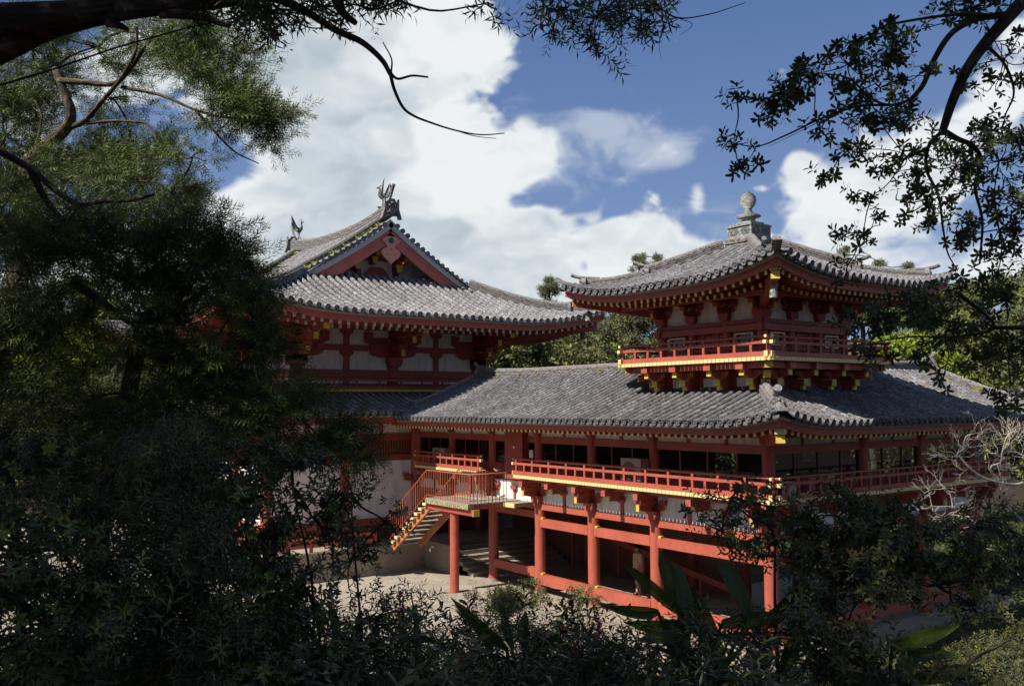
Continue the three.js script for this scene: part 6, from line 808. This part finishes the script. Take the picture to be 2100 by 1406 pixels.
// red ginger flower spikes
{ const spots = [[1230, 1330, 6.4], [1225, 1300, 6.6], [1155, 1335, 6.6], [1180, 1375, 6.2], [1395, 1295, 6.9], [820, 1265, 6.8], [690, 1250, 6.9], [945, 1390, 6.0], [1330, 1320, 6.6], [440, 1195, 6.4]];
  spots.forEach(([px, py, d], i) => { rnd = mulberry(720 + i); const p = at(px, py, d), t = thing('red_flower_spike', 'red flower spike ' + ['among dark leaves left of the tall broad leaves', 'just above the reddest spike', 'beside the arching leaves at bottom centre', 'at the bottom centre edge', 'bright pink at the foot of the tall leaves', 'beside the gravel court', 'at the left side of the gravel court', 'at the bottom under the gravel court', 'in front of the paving edge', 'in the dark bush on the left'][i], 'flower', 'red flower spikes on the slope'), g = gy(p.x, p.z); part(t, 'stem', new GB().tube(limbPts(g, p, 0.05, 5), taper(6, 0.008, 0.005), 5), LEAF.shrub); const f = new GB(); for (let k = 0; k < 26; k++) { const q = k / 25, a = k * 2.4; leafTo(f, p.clone().add(V3(0, q * 0.19, 0)), V3(Math.cos(a), lerp(0.3, 1.2, q), Math.sin(a)), V3(0, 1, 0), lerp(0.075, 0.03, q), 0.03, { n: 1 }); } part(t, 'bracts', f, i === 4 ? mat(0.6, 0.06, 0.16) : LEAF.flower); }); }
// ---------------------------------------------------------------- pale leafless shrub at the right edge
{
  rnd = mulberry(760); const t = thing('bare_pale_shrub', 'leafless shrub with pale twisting branches at the right edge', 'shrub'), D = 14, lim = (pts, a, b) => { const c = new THREE.CatmullRomCurve3(pts.map(([x, y, d = 0]) => at(x, y, D + d))).getPoints(pts.length * 5); part(t, 'branch', new GB().tube(c, taper(c.length, a, b), 7), M.twigPale); return c; };
  const base = gy(at(2120, 1150, D).x, at(2120, 1150, D).z); part(t, 'trunk', new GB().tube([base, at(2200, 1200, D), at(2190, 1040, D)], [0.1, 0.08, 0.06], 9), M.twigPale);
  const main = [lim([[2190, 1040], [2130, 985], [2080, 993], [2020, 980], [1990, 960], [1972, 940], [1968, 935], [1962, 938], [1966, 928], [1975, 922]], 0.026, 0.009), lim([[1975, 922], [1978, 905], [1982, 895], [1990, 890]], 0.013, 0.006), lim([[2045, 985], [2032, 962], [2035, 955], [2052, 948], [2056, 928], [2060, 915], [2068, 910]], 0.02, 0.009), lim([[2056, 928], [2066, 895], [2085, 880]], 0.01, 0.005), lim([[2130, 985], [2140, 960], [2110, 940], [2090, 930]], 0.015, 0.007), lim([[2200, 1200], [2075, 1040], [2068, 1030], [2066, 1010]], 0.02, 0.009), lim([[2090, 1180], [2000, 1080], [1992, 1062], [1975, 1058], [1950, 1055]], 0.018, 0.006), lim([[2000, 1075], [2008, 1045]], 0.01, 0.005), lim([[1955, 1040], [1948, 1010], [1938, 1000]], 0.008, 0.003), lim([[1975, 1058], [1955, 1040], [1920, 1038], [1908, 1035]], 0.007, 0.003)];
  const tw = new GB(); const grow = (p, d, L, r, dep) => { const e = p.clone().addScaledVector(d, L); tw.tube(limbPts(p, e, 0.14, 3), [r, r * 0.85, r * 0.7, r * 0.6], 5, false); if (dep > 0) for (let k = 0; k < 3; k++) grow(p.clone().lerp(e, rr(0.45, 1)), d.clone().add(rdir().multiplyScalar(0.8)).add(V3(-0.1, 0.1, 0)).normalize(), L * rr(0.5, 0.75), r * 0.62, dep - 1); };
  for (const c of main) for (let k = 3; k < c.length; k += 3) { const d = c[Math.min(c.length - 1, k + 1)].clone().sub(c[k - 1]).normalize().multiplyScalar(0.5).add(rdir()).normalize(); grow(c[k], d, rr(0.2, 0.38), 0.005, 2); }
  stuff(part(t, 'twigs', tw, M.twigPale));
}
// ---------------------------------------------------------------- trees behind the temple
{
  const far = [   // label, seed, leaf, sprig, bark, blobs
    ['grey green tree behind the gallery ridge at the hall', LEAF.far, [[1040, 720, 74, 40, 34, 2.6, 390, 8], [1090, 700, 74, 50, 40, 2.6, 495, 9], [1010, 745, 72, 30, 24, 1.9500000000000002, 195, 5]], [1040, 765, 74, 60, 20, 2.6, 260, 7]],
    ['olive tree behind the middle of the gallery ridge', LEAF.far, [[1150, 700, 78, 50, 46, 3.12, 570, 10], [1170, 740, 76, 60, 34, 2.6, 390, 7]]],
    ['round topped tree behind the gallery ridge', LEAF.farGrey, [[1215, 690, 80, 46, 46, 3.12, 570, 10], [1230, 735, 78, 60, 34, 2.6, 390, 7]], [1215, 765, 80, 70, 22, 3, 300, 7]],
    ['thin pale trunked tree just left of the tower', LEAF.farGrey, [[1290, 660, 82, 45, 36, 3.12, 390, 9], [1335, 660, 80, 40, 50, 2.8600000000000003, 360, 9], [1290, 715, 80, 60, 40, 2.8600000000000003, 495, 9], [1350, 730, 79, 40, 34, 2.6, 330, 6]], [1320, 765, 80, 60, 22, 3, 260, 7]],
    ['lone tree top rising above the hall eave', LEAF.farGrey, [[1127, 582, 98, 15, 14, 1.04, 120, 7], [1120, 598, 98, 16, 12, 1.04, 110, 5], [1134, 600, 98, 14, 12, 0.9099999999999999, 90, 5], [1126, 630, 98, 26, 20, 1.3, 160, 6]]],
    ['tree top above the left slope of the tower roof', LEAF.farGrey, [[1312, 528, 100, 12, 9, 1.04, 80, 5], [1348, 527, 100, 9, 6, 0.78, 44, 4], [1330, 550, 100, 34, 14, 1.3, 160, 6]]],
    ['tree top above the right slope of the tower roof', LEAF.farGrey, [[1730, 518, 98, 12, 10, 1.04, 60, 5], [1808, 540, 98, 12, 7, 1.04, 50, 4], [1862, 546, 98, 12, 8, 0.9099999999999999, 60, 4], [1800, 565, 98, 70, 14, 1.3, 240, 8]]],
    ['dense tree right of the tower', LEAF.far, [[1770, 650, 44, 55, 46, 2, 420, 10], [1840, 620, 46, 50, 40, 2, 360, 9], [1900, 640, 46, 50, 50, 2, 360, 9]]],
    ['bright yellow green tree right of the tower', LEAF.farBright, [[1870, 725, 34, 55, 30, 1.4, 420, 10], [1830, 735, 34, 36, 22, 1.2, 240, 6], [1935, 770, 33, 30, 30, 1, 200, 5]]],
    ['wide olive tree behind the gable end', LEAF.far, [[1980, 700, 40, 60, 50, 2, 460, 10], [2050, 730, 40, 60, 60, 2, 460, 10], [2000, 770, 38, 70, 34, 1.6, 330, 8], [2110, 700, 40, 50, 70, 2, 360, 8]]],
    ['tall tree at the right behind the gable end', LEAF.far, [[2010, 620, 50, 60, 40, 2.4, 360, 9], [2090, 600, 50, 60, 50, 2.4, 380, 9], [1950, 640, 50, 40, 36, 2, 240, 6]]],
    ['bright green tree behind the hall on the left', LEAF.farBright, [[130, 760, 48, 70, 50, 2.4, 460, 10], [190, 700, 48, 60, 40, 2, 360, 8], [60, 720, 46, 60, 60, 2, 360, 8]]],
    ['olive tree far behind the hall on the left', LEAF.far, [[250, 660, 60, 80, 60, 3, 420, 10], [340, 690, 58, 60, 60, 2.4, 330, 8], [20, 650, 60, 90, 80, 3, 420, 9], [150, 620, 62, 80, 50, 3, 330, 8]]],
    ['low tree far behind the hall on the left edge', LEAF.far, [[-40, 820, 50, 90, 90, 3, 420, 9], [100, 860, 52, 100, 70, 3, 420, 9], [240, 800, 54, 80, 70, 3, 380, 8]]],
  ];
  far.forEach(([label, leaf, blobs], i) => { const b = blobs[0], c = at(b[0], b[1], b[2]); plant({ name: 'background_tree', label, category: 'tree', group: 'trees behind the temple', seed: 800 + i, base: gy(c.x, c.z), hub: at(b[0], b[1] + b[4] * 0.4, b[2]), r0: 0.2, bark: M.barkPale, blobs, sprig: i % 3 === 1 || (i > 3 && i < 7) ? SPRIG.wisp : SPRIG.clump, leaf, size: i > 3 && i < 7 ? 1.0 : 1.15, vary: 0.4, hues: [[1, 1, 1], [1.25, 1.2, 0.8], [0.72, 0.78, 0.8]], subs: 0, up: 0.1, dens: 0.8, limbR: 0.07 }); });
  // the wood that closes the horizon
  rnd = mulberry(880); const list = []; for (let k = 0; k < 36000; k++) { const a = rr(-0.75, 1.75), R = rr(70, 120), x = CAM.x + Math.sin(a) * R, z = CAM.z - Math.cos(a) * R, h = 6.5 + 8 * fbm(a * 9 + 50, R * 0.02 + 3, 4) + (rnd() - 0.5), y = groundY(x, z) + h * Math.pow(rnd(), 0.6) + rr(-0.3, 0.3); list.push([V3(x, y, z), rdir(), rr(1.6, 3.0), [[1, 1, 1], [1.2, 1.15, 0.8], [0.75, 0.8, 0.8]][k % 3]]); }
  const w = instances(scene, 'far_wood', SPRIG.clump, LEAF.far, list, 0.4); w.userData = { kind: 'stuff', label: 'far wood closing the horizon behind the temple', category: 'wood' };
  // sunlit ground cover beyond the columns on the right
  const gl = []; for (let k = 0; k < 15000; k++) { const x = k % 3 ? rr(1.0, 30) : rr(-9, 6), z = k % 3 ? rr(1.1, 8.5) - (x > 13 ? rr(0, 12) : 0) : rr(1.6, 13), y = groundY(x, z); if (0.806 * x + 0.592 * z < -2.6) continue; gl.push([V3(x, y + rr(0, 0.16), z), V3(rr(-0.5, 0.5), 1, rr(-0.5, 0.5)), rr(0.7, 1.5), [[1, 1, 1], [1.5, 1.45, 0.7], [0.7, 0.8, 0.7]][k % 3]]); }
  const gc = instances(scene, 'ground_cover', SPRIG.shrub, LEAF.shrub, gl, 0.4); gc.userData = { kind: 'stuff', label: 'sunlit leafy ground cover on the right below the gallery', category: 'ground cover' };
}
{ // low undergrowth on the shaded slope
  rnd = mulberry(890); const ul = [], uw = []; for (let k = 0; k < 9000; k++) { const d = 3.4 + 13 * Math.sqrt(rnd()), s = rr(-0.62, 0.62) * d, p = CAM.clone().addScaledVector(FWD, d).addScaledVector(RGT, s), q = slopeQ(p.x, p.z); if (q < 3.2 || fbm(p.x * 0.9 + 30, p.z * 0.9 + 30, 3) < 0.42) continue; const y = groundY(p.x, p.z), h = 0.08 + 0.5 * Math.pow(rnd(), 2); (k % 3 ? ul : uw).push([V3(p.x, y + h, p.z), V3(rr(-0.7, 0.7), 1, rr(-0.7, 0.7)), rr(0.7, 1.5), [[1, 1, 1], [1.3, 1.25, 0.9], [0.8, 0.8, 0.8], [1.2, 0.9, 0.8]][k % 4]]); }
  const a = instances(scene, 'slope_undergrowth', SPRIG.shrub, LEAF.shrub, ul, 0.4); a.userData = { kind: 'stuff', label: 'low leafy undergrowth covering the shaded slope', category: 'undergrowth' };
  const b = instances(scene, 'slope_grass', SPRIG.willow, LEAF.spray, uw, 0.4); b.userData = { kind: 'stuff', label: 'narrow leaved tufts among the undergrowth of the slope', category: 'grass' };
}
// ---------------------------------------------------------------- weeds on the roofs
{
  rnd = mulberry(900); const Q = (d, z) => V3(HX - (8.87 - d), 10.08 + 4.62 * (0.55 * d / 8.87 + 0.45 * (d / 8.87) ** 2) + 0.1, HZ + z);
  const S = [...[5.0, 5.2, 5.5, 6.4, 7.0, 7.6, 7.9, 8.2, 8.5].map((d) => [Q(d, 5.05 + rr(-0.1, 0.15)), 0.9, 'on the near slope ridge of the hall roof']), ...[6.5, 7.2, 7.8, 8.3, 8.6].map((d) => [Q(d, -4.55 + rr(-0.1, 0.1)), 0.9, 'on the far slope ridge of the hall roof']), ...[-15.0, -13.6, -12.4, -8.8, -7.6].map((z) => [V3(WX - 0.16, 7.72 + rr(-0.06, 0.1), z), 0.55, 'on the gallery ridge']), ...[[1.4, 1.2], [2.6, 1.35]].map(([d, z]) => [V3(11.5, 6.75 + 0.28 * d * 0.5, z - d), 0.7, 'on the gable ridge at the right']), ...[[-2.6, -2.7], [-3.3, -3.2], [-1.6, -1.7], [-0.7, 0.75], [3.0, 3.1]].map(([a, b]) => [V3(WX + a, 0, -WX + b), 0.5, 'on the tower roof ridge'])];
  S.forEach(([p, s, where], i) => { if (p.y === 0) { const q = Math.max(Math.abs(p.x - WX), Math.abs(p.z + WX)), d = (4.07 - q) / 4.07; p.y = 9.72 + 1.66 * (0.66 * d + 0.34 * d * d) + 0.2; } const t = thing('roof_fern', 'yellow green fern tufts growing ' + where, 'fern', 'fern tufts ' + where), g = new GB(); for (let k = 0; k < 34; k++) { const a = k * 2.4; leafTo(g, p.clone().add(V3(rr(-0.22, 0.22) * s, rr(-0.03, 0.02), rr(-0.22, 0.22) * s)), V3(Math.cos(a), rr(0.6, 2.2), Math.sin(a)), V3(Math.cos(a), 0.2, Math.sin(a)).cross(V3(0, 1, 0)), rr(0.12, 0.26) * s, 0.045 * s, { n: 1, droop: 0.5 }); } part(t, 'fronds', g, LEAF.fern); });
}
renderer.render(scene, camera);
